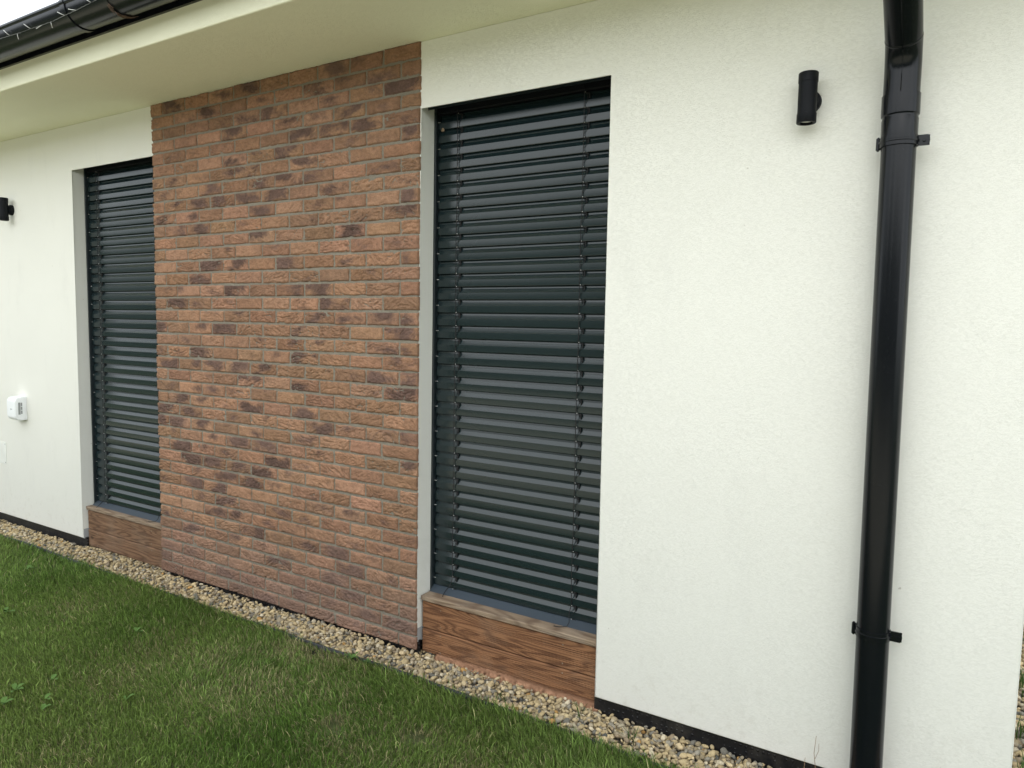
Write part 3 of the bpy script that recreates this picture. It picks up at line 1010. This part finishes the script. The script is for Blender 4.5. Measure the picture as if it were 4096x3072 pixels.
def clamp(z):
    cx = pipe_x(z)
    bm = bmesh.new()
    prof_ = [(0.0505, -0.015), (0.0532, -0.015), (0.0532, -0.004), (0.0558, -0.0025), (0.0558, 0.0025), (0.0532, 0.004), (0.0532, 0.015), (0.0505, 0.015)]
    lathe(bm, [(r + (0.002 if z > 2 else 0), h) for r, h in prof_], (cx, PY, z), 'Z', 48)
    # flat ear on the right, rounded end
    ear = []
    for a in range(-60, 61, 20):
        ear.append((cx + 0.074 + 0.012 * math.cos(rad(a)), z + 0.0165 * math.sin(rad(a)) / math.sin(rad(60))))
    pl = [(cx + 0.050, z - 0.0165)] + ear + [(cx + 0.050, z + 0.0165)]
    A = [bm.verts.new((x, PY - 0.004, zz_)) for x, zz_ in pl]; B = [bm.verts.new((x, PY - 0.0005, zz_)) for x, zz_ in pl]
    bm.faces.new(A); bm.faces.new(B[::-1])
    for i in range(len(pl)):
        j = (i + 1) % len(pl); bm.faces.new((A[i], B[i], B[j], A[j]))
    box(bm, cx + 0.050, cx + 0.085, PY + 0.0005, PY + 0.004, z - 0.016, z + 0.016)
    # rear stand-off to the wall
    box(bm, cx - 0.006, cx + 0.006, PY + 0.054, 0.004, z - 0.006, z + 0.006)
    c = obj('pipe_clamp', bm, MAT['black_metal'], dp); smooth_by_angle(c, 30)
    bm = bmesh.new()
    lathe(bm, [(0, -0.011), (0.0048, -0.011), (0.0052, -0.009), (0.0052, -0.0042), (0, -0.0042)], (cx + 0.070, PY, z - 0.001), 'Y', 6)
    bo = bpy.data.meshes.new('bolt'); bm.to_mesh(bo); bm.free()
    x = link('bolt', bo, MAT['black_metal']); x.parent = c
    bm = bmesh.new()
    for k in range(3):
        lathe(bm, [(0, -0.006), (0.0062, -0.006), (0.0062, 0.006), (0, 0.006)], (cx - 0.0585, PY + 0.002, z + (k - 1) * 0.0125), 'Z', 14)
    lathe(bm, [(0, -0.022), (0.003, -0.022), (0.003, 0.022), (0, 0.022)], (cx - 0.0585, PY + 0.002, z), 'Z', 10)
    hi = bpy.data.meshes.new('hinge'); bm.to_mesh(hi); bm.free()
    x = link('hinge', hi, MAT['black_metal']); x.parent = c
clamp(2.208)
clamp(0.607)

# ------------------------------------------------------------------ wall lamps (up-down spots)
def make_lamp():
    root = empty('wall_lamp', (1.692, 0.0, 2.389))
    bm = bmesh.new()
    lathe(bm, [(0, 0.002), (0.038, 0.002), (0.038, -0.012), (0.0365, -0.0165), (0.033, -0.018), (0, -0.018)], (0, 0, 0), 'Y', 40)
    o = obj('wall_plate', bm, MAT['lamp_black'], root, local=True); smooth_by_angle(o, 40)
    bm = bmesh.new()
    lathe(bm, [(0, -0.0182), (0.030, -0.0182), (0.030, -0.028), (0.022, -0.033), (0, -0.033)], (0, 0, 0), 'Y', 32)
    o = obj('arm', bm, MAT['lamp_black'], root, local=True); smooth_by_angle(o, 40)
    bm = bmesh.new()
    lathe(bm, [(0.0300, -0.052), (0.0300, 0.052)], (0, -0.056, 0), 'Z', 40)
    o = obj('cylinder', bm, MAT['lamp_black'], root, local=True); smooth_by_angle(o, 40)
    for s in (1, -1):
        bm = bmesh.new()
        lathe(bm, [(0.0300, s * 0.0515), (0.0316, s * 0.0520), (0.0316, s * 0.0805), (0.0306, s * 0.0820), (0.0220, s * 0.0822), (0.0212, s * 0.0800), (0.0212, s * 0.0700)], (0, -0.056, 0), 'Z', 40)
        c = obj('end_cap', bm, MAT['lamp_black'], root, local=True); smooth_by_angle(c, 40)
        bm = bmesh.new()
        lathe(bm, [(0, s * 0.0745), (0.0211, s * 0.0745), (0.0211, s * 0.0725), (0, s * 0.0725)], (0, -0.056, 0), 'Z', 32)
        me_ = bpy.data.meshes.new('lens'); bm.to_mesh(me_); bm.free()
        l = link('lens', me_, MAT['led']); l.parent = c
    return root
lamp = make_lamp()
lamp1 = copy_tree(lamp)
lamp1.location = (-3.830, 0.0, 2.388)
tag(lamp, 'black cylindrical up and down wall lamp beside the downpipe', 'wall lamp', 'black cylindrical wall lamps')
tag(lamp1, 'black cylindrical wall lamp cut off by the left edge of the photo', 'wall lamp', 'black cylindrical wall lamps')

# ------------------------------------------------------------------ motion detector and cover plate
pir = empty('motion_detector', (-3.785, 0.0, 0.914), 'white rounded motion detector with a grey slotted side window on the wall', 'motion detector')
bm = bmesh.new()
x0, x1, z0, z1 = -3.846, -3.722, 0.826, 1.002
# side profile in y-z with large front radii, swept along x
prof = [(-0.001, z0), (-0.001, z1), (-0.022, z1)]
for i in range(1, 9):
    a = rad(90 * i / 8); prof.append((-0.050 - 0.030 * math.sin(a), z1 - 0.034 + 0.032 * math.cos(a)))
for i in range(0, 9):
    a = rad(90 * i / 8); prof.append((-0.050 - 0.030 * math.cos(a), z0 + 0.036 - 0.034 * math.sin(a)))
prof.append((-0.022, z0 + 0.001))
extrude_x(bm, prof, x0, x1)
bev = [e for e in bm.edges if abs(e.verts[0].co.x - e.verts[1].co.x) < 1e-6 and min(v.co.y for v in e.verts) < -0.01]
bmesh.ops.bevel(bm, geom=bev, offset=0.006, segments=3, profile=0.5, affect='EDGES')
o = obj('housing', bm, MAT['plastic_white'], pir); smooth_by_angle(o, 30)
bm = bmesh.new()
pr = []
for cy, cz, a0 in ((-0.028, 0.842, 270), (-0.028, 0.985, 0), (-0.052, 0.970, 90), (-0.055, 0.858, 180)):
    pass
outl = [(-0.018, 0.838), (-0.018, 0.982), (-0.024, 0.988), (-0.044, 0.986), (-0.060, 0.976), (-0.069, 0.958), (-0.072, 0.930), (-0.072, 0.890), (-0.068, 0.860), (-0.058, 0.842), (-0.044, 0.834), (-0.024, 0.832)]
A = [bm.verts.new((x1 + 0.0025, y, z)) for y, z in outl]; B = [bm.verts.new((x1 - 0.001, y, z)) for y, z in outl]
bm.faces.new(A); bm.faces.new(B)
for i in range(len(outl)):
    j = (i + 1) % len(outl); bm.faces.new((A[i], A[j], B[j], B[i]))
cov = obj('side_cover', bm, MAT['plastic_white'], pir)
bm = bmesh.new()
box(bm, x1 + 0.0026, x1 + 0.0045, -0.061, -0.047, 0.872, 0.962)
for k in range(3): box(bm, x1 + 0.0026, x1 + 0.0045, -0.0435, -0.034, 0.876 + k * 0.0295, 0.901 + k * 0.0295)
obj('lens_window', bm, MAT['plastic_grey'], pir)
cu_ = bpy.data.curves.new('lettering', 'FONT')
cu_.body = 'AJAX'; cu_.size = 0.013; cu_.extrude = 0.0002; cu_.align_x = 'CENTER'
tmp = bpy.data.objects.new('lettering', cu_)
COL.objects.link(tmp)
bpy.context.view_layer.update()
me_ = bpy.data.meshes.new_from_object(tmp.evaluated_get(bpy.context.evaluated_depsgraph_get()))
bpy.data.objects.remove(tmp)
for v in me_.vertices:
    x, y, z = v.co
    v.co = (-3.784 + x, -0.0802 - z, 0.906 + y)
me_.materials.clear()
link('lettering', me_, MAT['print'], pir)

plate = empty('cover_plate', (-4.15, 0.0, 0.53), 'flat white square cover plate screwed to the wall at the left edge', 'cover plate')
bm = bmesh.new()
box(bm, -4.24, -4.066, -0.0035, 0.001, 0.446, 0.618, 0.001, 1)
obj('plate', bm, MAT['plate'], plate)
for sx, sz in ((-4.078, 0.604), (-4.078, 0.460), (-4.228, 0.604), (-4.228, 0.460)):
    bm = bmesh.new()
    lathe(bm, [(0, -0.0048), (0.0035, -0.0048), (0.0035, -0.0034), (0, -0.0034)], (sx, 0, sz), 'Y', 12)
    obj('screw', bm, MAT['print'], plate)

# ------------------------------------------------------------------ moth on a slat
moth = empty('moth', (0.0385, 0.118, 2.530), 'small pale brown moth resting on an upper slat', 'moth')
bm = bmesh.new()
tube(bm, [(0.0385, 0.1235, 2.540), (0.0388, 0.1200, 2.534), (0.0395, 0.1195, 2.527), (0.0400, 0.1215, 2.520)], [0.001, 0.0024, 0.0022, 0.0008], 8)
obj('body', bm, MAT['straw'], moth, smooth=True)
for s in (-1, 1):
    bm = bmesh.new()
    pts = [(0.0, 0.006), (s * 0.006, 0.007), (s * 0.0095, 0.001), (s * 0.0085, -0.007), (s * 0.003, -0.009), (0.0, -0.003)]
    vs_ = [bm.verts.new((0.0390 + x, 0.1205 + abs(x) * 0.25, 2.530 + z)) for x, z in pts]
    bm.faces.new(vs_)
    bmesh.ops.solidify(bm, geom=bm.faces[:], thickness=0.0004)
    obj('wing', bm, MAT['moth'], moth)

# ------------------------------------------------------------------ lawn edging
bm = bmesh.new()
n_ = 160; prev = None
for i in range(n_ + 1):
    x = XL - 1 + (2.66 - XL + 1) * i / n_
    y = -0.238 + 0.006 * math.sin(x * 3.1) + 0.004 * math.sin(x * 7.7 + 1)
    top = 0.012 + 0.006 * math.sin(x * 2.3 + 2)
    ring = [bm.verts.new((x, y - 0.004, -0.06)), bm.verts.new((x, y - 0.004, top - 0.003)), bm.verts.new((x, y - 0.001, top)), bm.verts.new((x, y + 0.003, top)), bm.verts.new((x, y + 0.004, -0.06))]
    if prev:
        for k in range(4): bm.faces.new((prev[k], ring[k], ring[k + 1], prev[k + 1]))
    prev = ring
o = obj('lawn_edging', bm, MAT['edging'], smooth=True)
tag(o, 'thin black plastic edging strip between lawn and pebbles', 'edging')

# ------------------------------------------------------------------ pebbles
ico = bmesh.new(); bmesh.ops.create_icosphere(ico, subdivisions=2, radius=1.0)
ico.verts.ensure_lookup_table(); ico.faces.ensure_lookup_table()
IV = np.array([v.co[:] for v in ico.verts]); IF = np.array([[v.index for v in f.verts] for f in ico.faces]); ico.free()
shapes = []
for s in range(24):
    sc = np.array([random.uniform(0.8, 1.35), random.uniform(0.65, 1.0), random.uniform(0.45, 0.75)])
    d = np.array([1 + 0.22 * mnoise.noise(Vector(v) * 0.9 + Vector((s * 3.1, 0, 0))) + 0.08 * mnoise.noise(Vector(v) * 2.3 + Vector((s * 3.1, 5, 0))) for v in IV])
    # a few flattened facets like broken river stone
    P = IV * d[:, None]
    for _ in range(3):
        nrm_ = rng.normal(size=3); nrm_ /= np.linalg.norm(nrm_)
        h = P @ nrm_; lim = random.uniform(0.6, 0.9)
        P = P - np.where(h > lim, (h - lim) * 0.8, 0)[:, None] * nrm_
    shapes.append(P * sc)
PAL = np.array([(0.35, 0.275, 0.155), (0.42, 0.335, 0.195), (0.28, 0.235, 0.165), (0.22, 0.20, 0.16), (0.16, 0.15, 0.125), (0.45, 0.39, 0.28), (0.36, 0.215, 0.08), (0.30, 0.245, 0.155), (0.25, 0.195, 0.13), (0.39, 0.305, 0.175), (0.45, 0.36, 0.22), (0.10, 0.10, 0.09)])
PW = np.array([3, 3, 2.4, 2.0, 1.3, 2.4, 0.35, 2.5, 1.0, 3, 2.5, 0.6]); PW /= PW.sum()
PV, PF, PC = [], [], []
poff = 0
def pebble(x, y, z, r, pal=None):
    global poff
    S = shapes[random.randrange(24)]
    e = Matrix.Rotation(random.uniform(0, 6.283), 3, 'Z') @ Matrix.Rotation(random.gauss(0, 0.45), 3, 'X') @ Matrix.Rotation(random.gauss(0, 0.45), 3, 'Y')
    V = (S * r) @ np.array(e).T + np.array((x, y, z))
    PV.append(V); PF.append(IF + poff); poff += len(V)
    k = rng.choice(len(PAL), p=PW) if pal is None else pal
    c = PAL[k] * random.uniform(0.78, 1.18)
    PC.append(np.repeat(c[None, :], len(V), 0))
def strip(xa, xb, ya, yb, step, rmin, rmax, layers):
    for L in range(layers):
        x = xa
        while x < xb:
            y = ya
            while y < yb:
                if random.random() < (1.0 if L == 0 else 0.62):
                    px, py = x + random.uniform(-.5, .5) * step, y + random.uniform(-.5, .5) * step
                    r = min(rmax, max(rmin, random.lognormvariate(math.log((rmin + rmax) * 0.42), 0.32)))
                    lift = 0.010 * (vnoise(np.array(px * 3.0), np.array(py * 9.0), 11) - 0.5)
                    dip = 0.003 if py > -0.05 and px > W2B - .02 else 0.0
                    pebble(px, py, -0.030 + L * 0.009 + float(lift) - dip, r)
                y += step
            x += step
strip(-0.9, 2.62, -0.225, 0.0, 0.0195, 0.0075, 0.018, 3)
strip(-5.6, -0.9, -0.225, 0.0, 0.0205, 0.0075, 0.0175, 3)
strip(0.0, W2B, 0.0, 0.06, 0.022, 0.008, 0.016, 2)
strip(W1A, W1B, 0.0, 0.06, 0.022, 0.008, 0.016, 2)
strip(2.41, 2.66, 0.0, 3.2, 0.027, 0.010, 0.024, 2)
strip(2.41, 2.66, 3.2, 8.0, 0.040, 0.014, 0.026, 1)
me = mesh_np('pebble_strip', np.concatenate(PV), None, np.concatenate(PF), np.concatenate(PC))
me.polygons.foreach_set('use_smooth', [True] * len(me.polygons))
tag(link('pebble_strip', me, MAT['pebble']), 'strip of tan and grey river pebbles along the foot of the wall', 'pebbles', kind='stuff')

# ------------------------------------------------------------------ lawn
def scatter(xa, xb, ya, yb, dens):
    n = int((xb - xa) * (yb - ya) * dens)
    return np.stack([rng.uniform(xa, xb, n), rng.uniform(ya, yb, n)], 1)
pts = np.concatenate([
    scatter(-2.6, 1.9, -1.75, -0.236, 38000),
    scatter(-5.6, -2.6, -1.5, -0.236, 14000),
    scatter(-5.6, 2.6, -2.14, -1.75, 2600),
    scatter(1.9, 4.6, -2.14, -0.236, 6500),
    scatter(2.68, 4.6, -0.236, 4.0, 4500),
])
# keep it dense only where it can be seen, thinner elsewhere
dist_edge = -0.236 - pts[:, 1]
DEAD = [(-0.445, -0.289, .17, .85), (-0.256, -0.29, .16, .75), (-1.035, -0.673, .24, .45), (-0.974, -0.909, .20, .5), (-0.408, -0.668, .26, .6), (0.131, -0.693, .07, 1.0), (0.459, -0.588, .075, 1.0), (-0.26, -0.69, .2, .5), (-0.531, -1.4, .15, .4), (0.746, -0.66, .16, .5), (-0.1, -0.5, .2, .4), (0.30, -0.75, .2, .4), (-0.75, -0.55, .2, .45), (-1.9, -0.62, .22, .35)]
dead = np.zeros(len(pts))
for x, y, r, s in DEAD:
    wob = 1 + 0.5 * (vnoise(pts[:, 0] * 14, pts[:, 1] * 14, 21) - 0.5) * 2
    dead = np.maximum(dead, 0.75 * s * np.exp(-((pts[:, 0] - x) ** 2 + (pts[:, 1] - y) ** 2) / (r * wob) ** 2))
bare = np.zeros(len(pts))
for x, y, r in ((0.131, -0.693, .055), (0.17, -0.72, .04), (0.459, -0.588, .055), (0.30, -0.66, .025), (-0.40, -0.295, .05)):
    bare = np.maximum(bare, np.exp(-((pts[:, 0] - x) ** 2 + (pts[:, 1] - y) ** 2) / r ** 2))
keep = rng.random(len(pts)) > bare * 0.9
pts, dead, dist_edge = pts[keep], dead[keep], dist_edge[keep]
n = len(pts)
lush = vnoise(pts[:, 0] * 2.2, pts[:, 1] * 2.2, 31) * 0.6 + vnoise(pts[:, 0] * 6, pts[:, 1] * 6, 32) * 0.4
edge_l = np.exp(-np.abs(dist_edge) / 0.16)
lush = np.clip(lush + 0.25 * edge_l * (1 - dead), 0, 1.2)
tall = rng.random(n) < 0.10
hgt = (0.019 + 0.014 * lush + 0.012 * edge_l) * rng.uniform(0.55, 1.35, n) * np.where(tall, 1.45, 1.0) * (1 - 0.35 * dead)
fardens = np.where((pts[:, 1] < -1.75) | (pts[:, 0] > 1.9), 1.9, np.where(pts[:, 0] < -2.6, 1.25, 1.0))
wid = 0.0014 * rng.uniform(0.7, 1.5, n) * fardens
az = rng.uniform(0, 2 * np.pi, n)
lean = np.abs(rng.normal(0.45, 0.35, n)) + 0.25 * dead
flow = 2.2 * np.pi * vnoise(pts[:, 0] * 1.7, pts[:, 1] * 1.7, 41)
az = np.where(rng.random(n) < 0.55, flow + rng.normal(0, 0.7, n), az)
ldir = np.stack([np.cos(az), np.sin(az)], 1)
fa = rng.uniform(0, 2 * np.pi, n)
wdir = np.stack([np.cos(fa), np.sin(fa)], 1)
g0 = -0.020 + 0.012 * vnoise(pts[:, 0] * 5, pts[:, 1] * 5, 51)
V = np.zeros((n, 7, 3))
for k, (t, wf) in enumerate(((0, 1.0), (0.45, 0.9), (0.8, 0.6))):
    bendk = lean * t ** 1.6
    px = pts + ldir * (hgt * np.sin(bendk) * t)[:, None]
    pz = g0 + hgt * t * np.cos(bendk * 0.8)
    for s, sg in ((0, -1), (1, 1)):
        V[:, k * 2 + s, :2] = px + wdir * (sg * wid * wf)[:, None]
        V[:, k * 2 + s, 2] = pz
V[:, 6, :2] = pts + ldir * (hgt * np.sin(lean))[:, None]
V[:, 6, 2] = g0 + hgt * np.cos(lean * 0.8)
base_i = (np.arange(n) * 7)[:, None]
Q = np.concatenate([base_i + np.array([[0, 1, 3, 2]]), base_i + np.array([[2, 3, 5, 4]])])
T = base_i + np.array([[4, 5, 6]])
cA = np.array([0.078, 0.150, 0.026]); cB = np.array([0.170, 0.250, 0.060]); cY = np.array([0.27, 0.31, 0.10]); cD = np.array([0.27, 0.25, 0.125])
tt = np.clip(lush + rng.normal(0, 0.18, n), 0, 1)[:, None]
c = cB * (1 - tt) + cA * tt
yl = np.clip((vnoise(pts[:, 0] * 1.1 + 4, pts[:, 1] * 1.1, 61) - 0.35) * 1.3 + 0.9 * np.clip(-0.75 - pts[:, 1], 0, 1), 0, 1)[:, None] * 0.45
c = c * (1 - yl) + cY * yl
isd = (rng.random(n) < np.clip(dead * 0.9 + 0.05, 0, 0.9))[:, None]
c = np.where(isd, cD * rng.uniform(0.7, 1.3, (n, 1)), c)
c = c * rng.uniform(0.5, 1.5, (n, 1)) * np.where(tall, 1.35, 1.0)[:, None]
C7 = np.repeat(c, 7, 0)
me = mesh_np('lawn_grass', V.reshape(-1, 3), Q, T, C7)
me.polygons.foreach_set('use_smooth', [True] * len(me.polygons))
tag(link('lawn_grass', me, MAT['grass']), 'short mown lawn with a few dry brown patches in front of the pebbles', 'grass', kind='stuff')

# small wild grass on the pebbles and behind the corner
def tuft_mesh(n, h, spread, col, seed, w=0.0022):
    r = np.random.default_rng(seed)
    bs = r.normal(0, spread, (n, 2)); a = r.uniform(0, 6.283, n); le = np.abs(r.normal(0.5, 0.25, n)); hh = h * r.uniform(0.5, 1.15, n)
    d = np.stack([np.cos(a), np.sin(a)], 1); wd = np.stack([-np.sin(a), np.cos(a)], 1)
    V = np.zeros((n, 7, 3))
    for k, (t, wf) in enumerate(((0, 1.0), (0.45, 0.9), (0.8, 0.55))):
        for s, sg in ((0, -1), (1, 1)):
            V[:, k * 2 + s, :2] = bs + d * (hh * np.sin(le * t) * t)[:, None] + wd * (sg * w * wf)
            V[:, k * 2 + s, 2] = hh * t * np.cos(le * t * .8)
    V[:, 6, :2] = bs + d * (hh * np.sin(le))[:, None]; V[:, 6, 2] = hh * np.cos(le * .8)
    b0 = (np.arange(n) * 7)[:, None]
    Q = np.concatenate([b0 + np.array([[0, 1, 3, 2]]), b0 + np.array([[2, 3, 5, 4]])]); T = b0 + np.array([[4, 5, 6]])
    cc = np.array(col)[None, :] * r.uniform(0.7, 1.4, (n, 1))
    return mesh_np('grass_tuft', V.reshape(-1, 3), Q, T, np.repeat(cc, 7, 0))
TUFTS = [((0.927, -0.071), 7, 0.085, 0.006, 'thin grass tuft on the pebbles at the right end of the timber boards'),
         ((1.168, -0.123), 9, 0.075, 0.010, 'sparse dark grass tuft in the pebbles below the bare right wall'),
         ((0.589, -0.155), 14, 0.06, 0.016, 'low green grass tuft where the lawn edge meets the pebbles'),
         ((2.50, 0.42), 40, 0.10, 0.028, 'nearest grass tuft behind the right corner of the house'),
         ((2.53, 0.75), 45, 0.11, 0.03, 'second grass tuft behind the right corner of the house'),
         ((2.56, 1.25), 60, 0.13, 0.05, 'thick grass tuft behind the house corner among pebbles'),
         ((2.62, 1.9), 90, 0.14, 0.08, 'farthest grass tuft behind the right corner of the house')]
for i, ((x, y), nb, h, sp, lab) in enumerate(TUFTS):
    o = link('grass_tuft', tuft_mesh(nb, h, sp, (0.055, 0.105, 0.022), 200 + i), MAT['grass'])
    o.location = (x, y, -0.03)
    tag(o, lab, 'grass tuft', 'grass tufts growing in the pebbles')
# dry twigs by the membrane near the downpipe
bm = bmesh.new()
tube(bm, [(1.83, -0.03, -0.02), (1.832, -0.028, 0.05), (1.825, -0.026, 0.10), (1.829, -0.025, 0.165)], [0.0012, 0.0010, 0.0009, 0.0006], 6)
tube(bm, [(1.829, -0.027, 0.08), (1.840, -0.027, 0.115), (1.839, -0.026, 0.14)], [0.0008, 0.0007, 0.0005], 5)
tube(bm, [(1.80, -0.03, -0.02), (1.795, -0.03, 0.03), (1.797, -0.029, 0.075)], [0.001, 0.0008, 0.0006], 5)
o = obj('dry_stalk', bm, MAT['straw'], smooth=True)
tag(o, 'thin dry weed stalk standing against the wall left of the downpipe', 'dry stalk')

# broad-leaved weeds in the lawn
def leaf_bm(bm, base, az_, length, width, elev, lobes=0, seed=0):
    r = random.Random(seed)
    d = Vector((math.cos(az_), math.sin(az_), 0)); s = Vector((-math.sin(az_), math.cos(az_), 0))
    rows = []
    n = 9
    for i in range(n + 1):
        t = i / n
        w = width * (math.sin(math.pi * min(1, 0.08 + t * 0.92)) ** 0.7) * (1 if not lobes else (0.75 + 0.35 * math.cos(t * lobes * 6.283)))
        if i == n: w = 0.0005
        c = Vector(base) + d * (length * t) + Vector((0, 0, elev * math.sin(t * 1.9)))
        rows.append((bm.verts.new(c - s * w + Vector((0, 0, w * 0.25))), bm.verts.new(c), bm.verts.new(c + s * w + Vector((0, 0, w * 0.25)))))
    for A, B in zip(rows, rows[1:]):
        bm.faces.new((A[0], A[1], B[1], B[0])); bm.faces.new((A[1], A[2], B[2], B[1]))
WEEDS = [((-0.170, -0.268), [(k * 0.75, 0.035 + 0.01 * (k % 3), 0.008, 0.022) for k in range(9)], 3, 'bright green leafy rosette on the lawn edge below the brick panel'),
         ((-0.085, -0.258), [(k * 1.1, 0.030, 0.006, 0.015) for k in range(6)], 2, 'small dark leafy weed beside the bright rosette on the lawn edge'),
         ((-2.110, -0.880), [(0.4, 0.075, 0.016, 0.014), (2.6, 0.06, 0.014, 0.012), (-0.3, 0.05, 0.012, 0.02)], 0, 'large pale leaf weed at the far left of the lawn'),
         ((-0.719, -1.040), [(0.9, 0.045, 0.011, 0.02), (3.0, 0.02, 0.006, 0.01)], 0, 'single upright bright leaf in the middle of the lawn'),
         ((-1.184, -1.249), [(0.5, 0.05, 0.014, 0.012), (1.6, 0.05, 0.013, 0.012), (2.8, 0.04, 0.012, 0.012), (-0.8, 0.04, 0.012, 0.01)], 0, 'spread out broad leaved weed near the lower left edge of the lawn'),
         ((-1.103, -1.330), [(1.1, 0.05, 0.015, 0.014), (2.4, 0.045, 0.014, 0.014), (0.0, 0.04, 0.012, 0.012)], 0, 'broad leaved weed at the left photo edge low in the lawn'),
         ((-1.146, -1.118), [(0.2, 0.04, 0.013, 0.010), (2.2, 0.04, 0.013, 0.010)], 0, 'two flat rounded leaves in the left half of the lawn'),
         ((-1.301, -0.639), [(0.3, 0.05, 0.012, 0.010), (2.9, 0.045, 0.012, 0.010), (1.5, 0.03, 0.01, 0.01)], 0, 'small flat weed in the upper lawn in front of the brick panel'),
         ((-2.721, -0.495), [(0.6, 0.055, 0.022, 0.018), (2.0, 0.05, 0.02, 0.018)], 2, 'light green lobed leaf near the pebbles below the far window'),
         ((-1.001, -1.216), [(0.1, 0.04, 0.012, 0.010), (1.9, 0.035, 0.012, 0.010)], 0, 'pair of round leaves in the lower left lawn'),
         ((-0.926, -1.259), [(2.7, 0.04, 0.012, 0.010), (0.9, 0.035, 0.011, 0.012)], 0, 'lowest pair of round leaves in the left of the lawn')]
for i, ((x, y), leaves, lob, lab) in enumerate(WEEDS):
    root = empty('weed', (x, y, 0.0), lab, 'weed', 'broad leaved weeds in the lawn')
    for j, (a, l, w, e) in enumerate(leaves):
        bm = bmesh.new()
        leaf_bm(bm, (0, 0, 0.008 + 0.004 * (j % 3)), a, l * 0.8, w * 0.8, e, lob, i * 20 + j)
        obj('leaf', bm, MAT['leaf_dark'] if i == 1 else MAT['leaf'], root, local=True, smooth=True)

# ------------------------------------------------------------------ unseen stand-in greenery, added for dark reflections in blinds and pipe
def reflection_hedge_mesh(x0, y0, x1, y1, h, w, seed):
    bm = bmesh.new()
    L = math.hypot(x1 - x0, y1 - y0); nl = int(L / 0.8); d = Vector(((x1 - x0) / L, (y1 - y0) / L, 0)); s = Vector((-d.y, d.x, 0))
    prof_ = [(-1, 0), (-1.05, .3), (-1, .7), (-.7, .95), (0, 1.0), (.7, .95), (1, .7), (1.05, .3), (1, 0)]
    prev = None
    for i in range(nl + 1):
        c = Vector((x0, y0, -0.05)) + d * (L * i / nl)
        hh = h * (0.8 + 0.4 * mnoise.noise(Vector((i * 0.33, seed, 0))) + 0.2 * mnoise.noise(Vector((i * 1.1, seed, 4))))
        ring = []
        for k, (a, b) in enumerate(prof_):
            j = 1 + 0.25 * mnoise.noise(Vector((i * 0.9, k * 1.3, seed)))
            ring.append(bm.verts.new(c + s * (a * w * j) + Vector((0, 0, b * hh * (1 if b == 0 else j ** 0.5)))))
        if prev:
            for k in range(len(ring) - 1): bm.faces.new((prev[k], ring[k], ring[k + 1], prev[k + 1]))
        prev = ring
    return bm
o = obj('reflection_hedge', reflection_hedge_mesh(-36, -15, 26, -15, 5.4, 1.3, 3), MAT['reflection_hedge'], smooth=True)
tag(o, 'added tall green bank out of view, giving the blinds dark reflections', 'reflection_hedge')
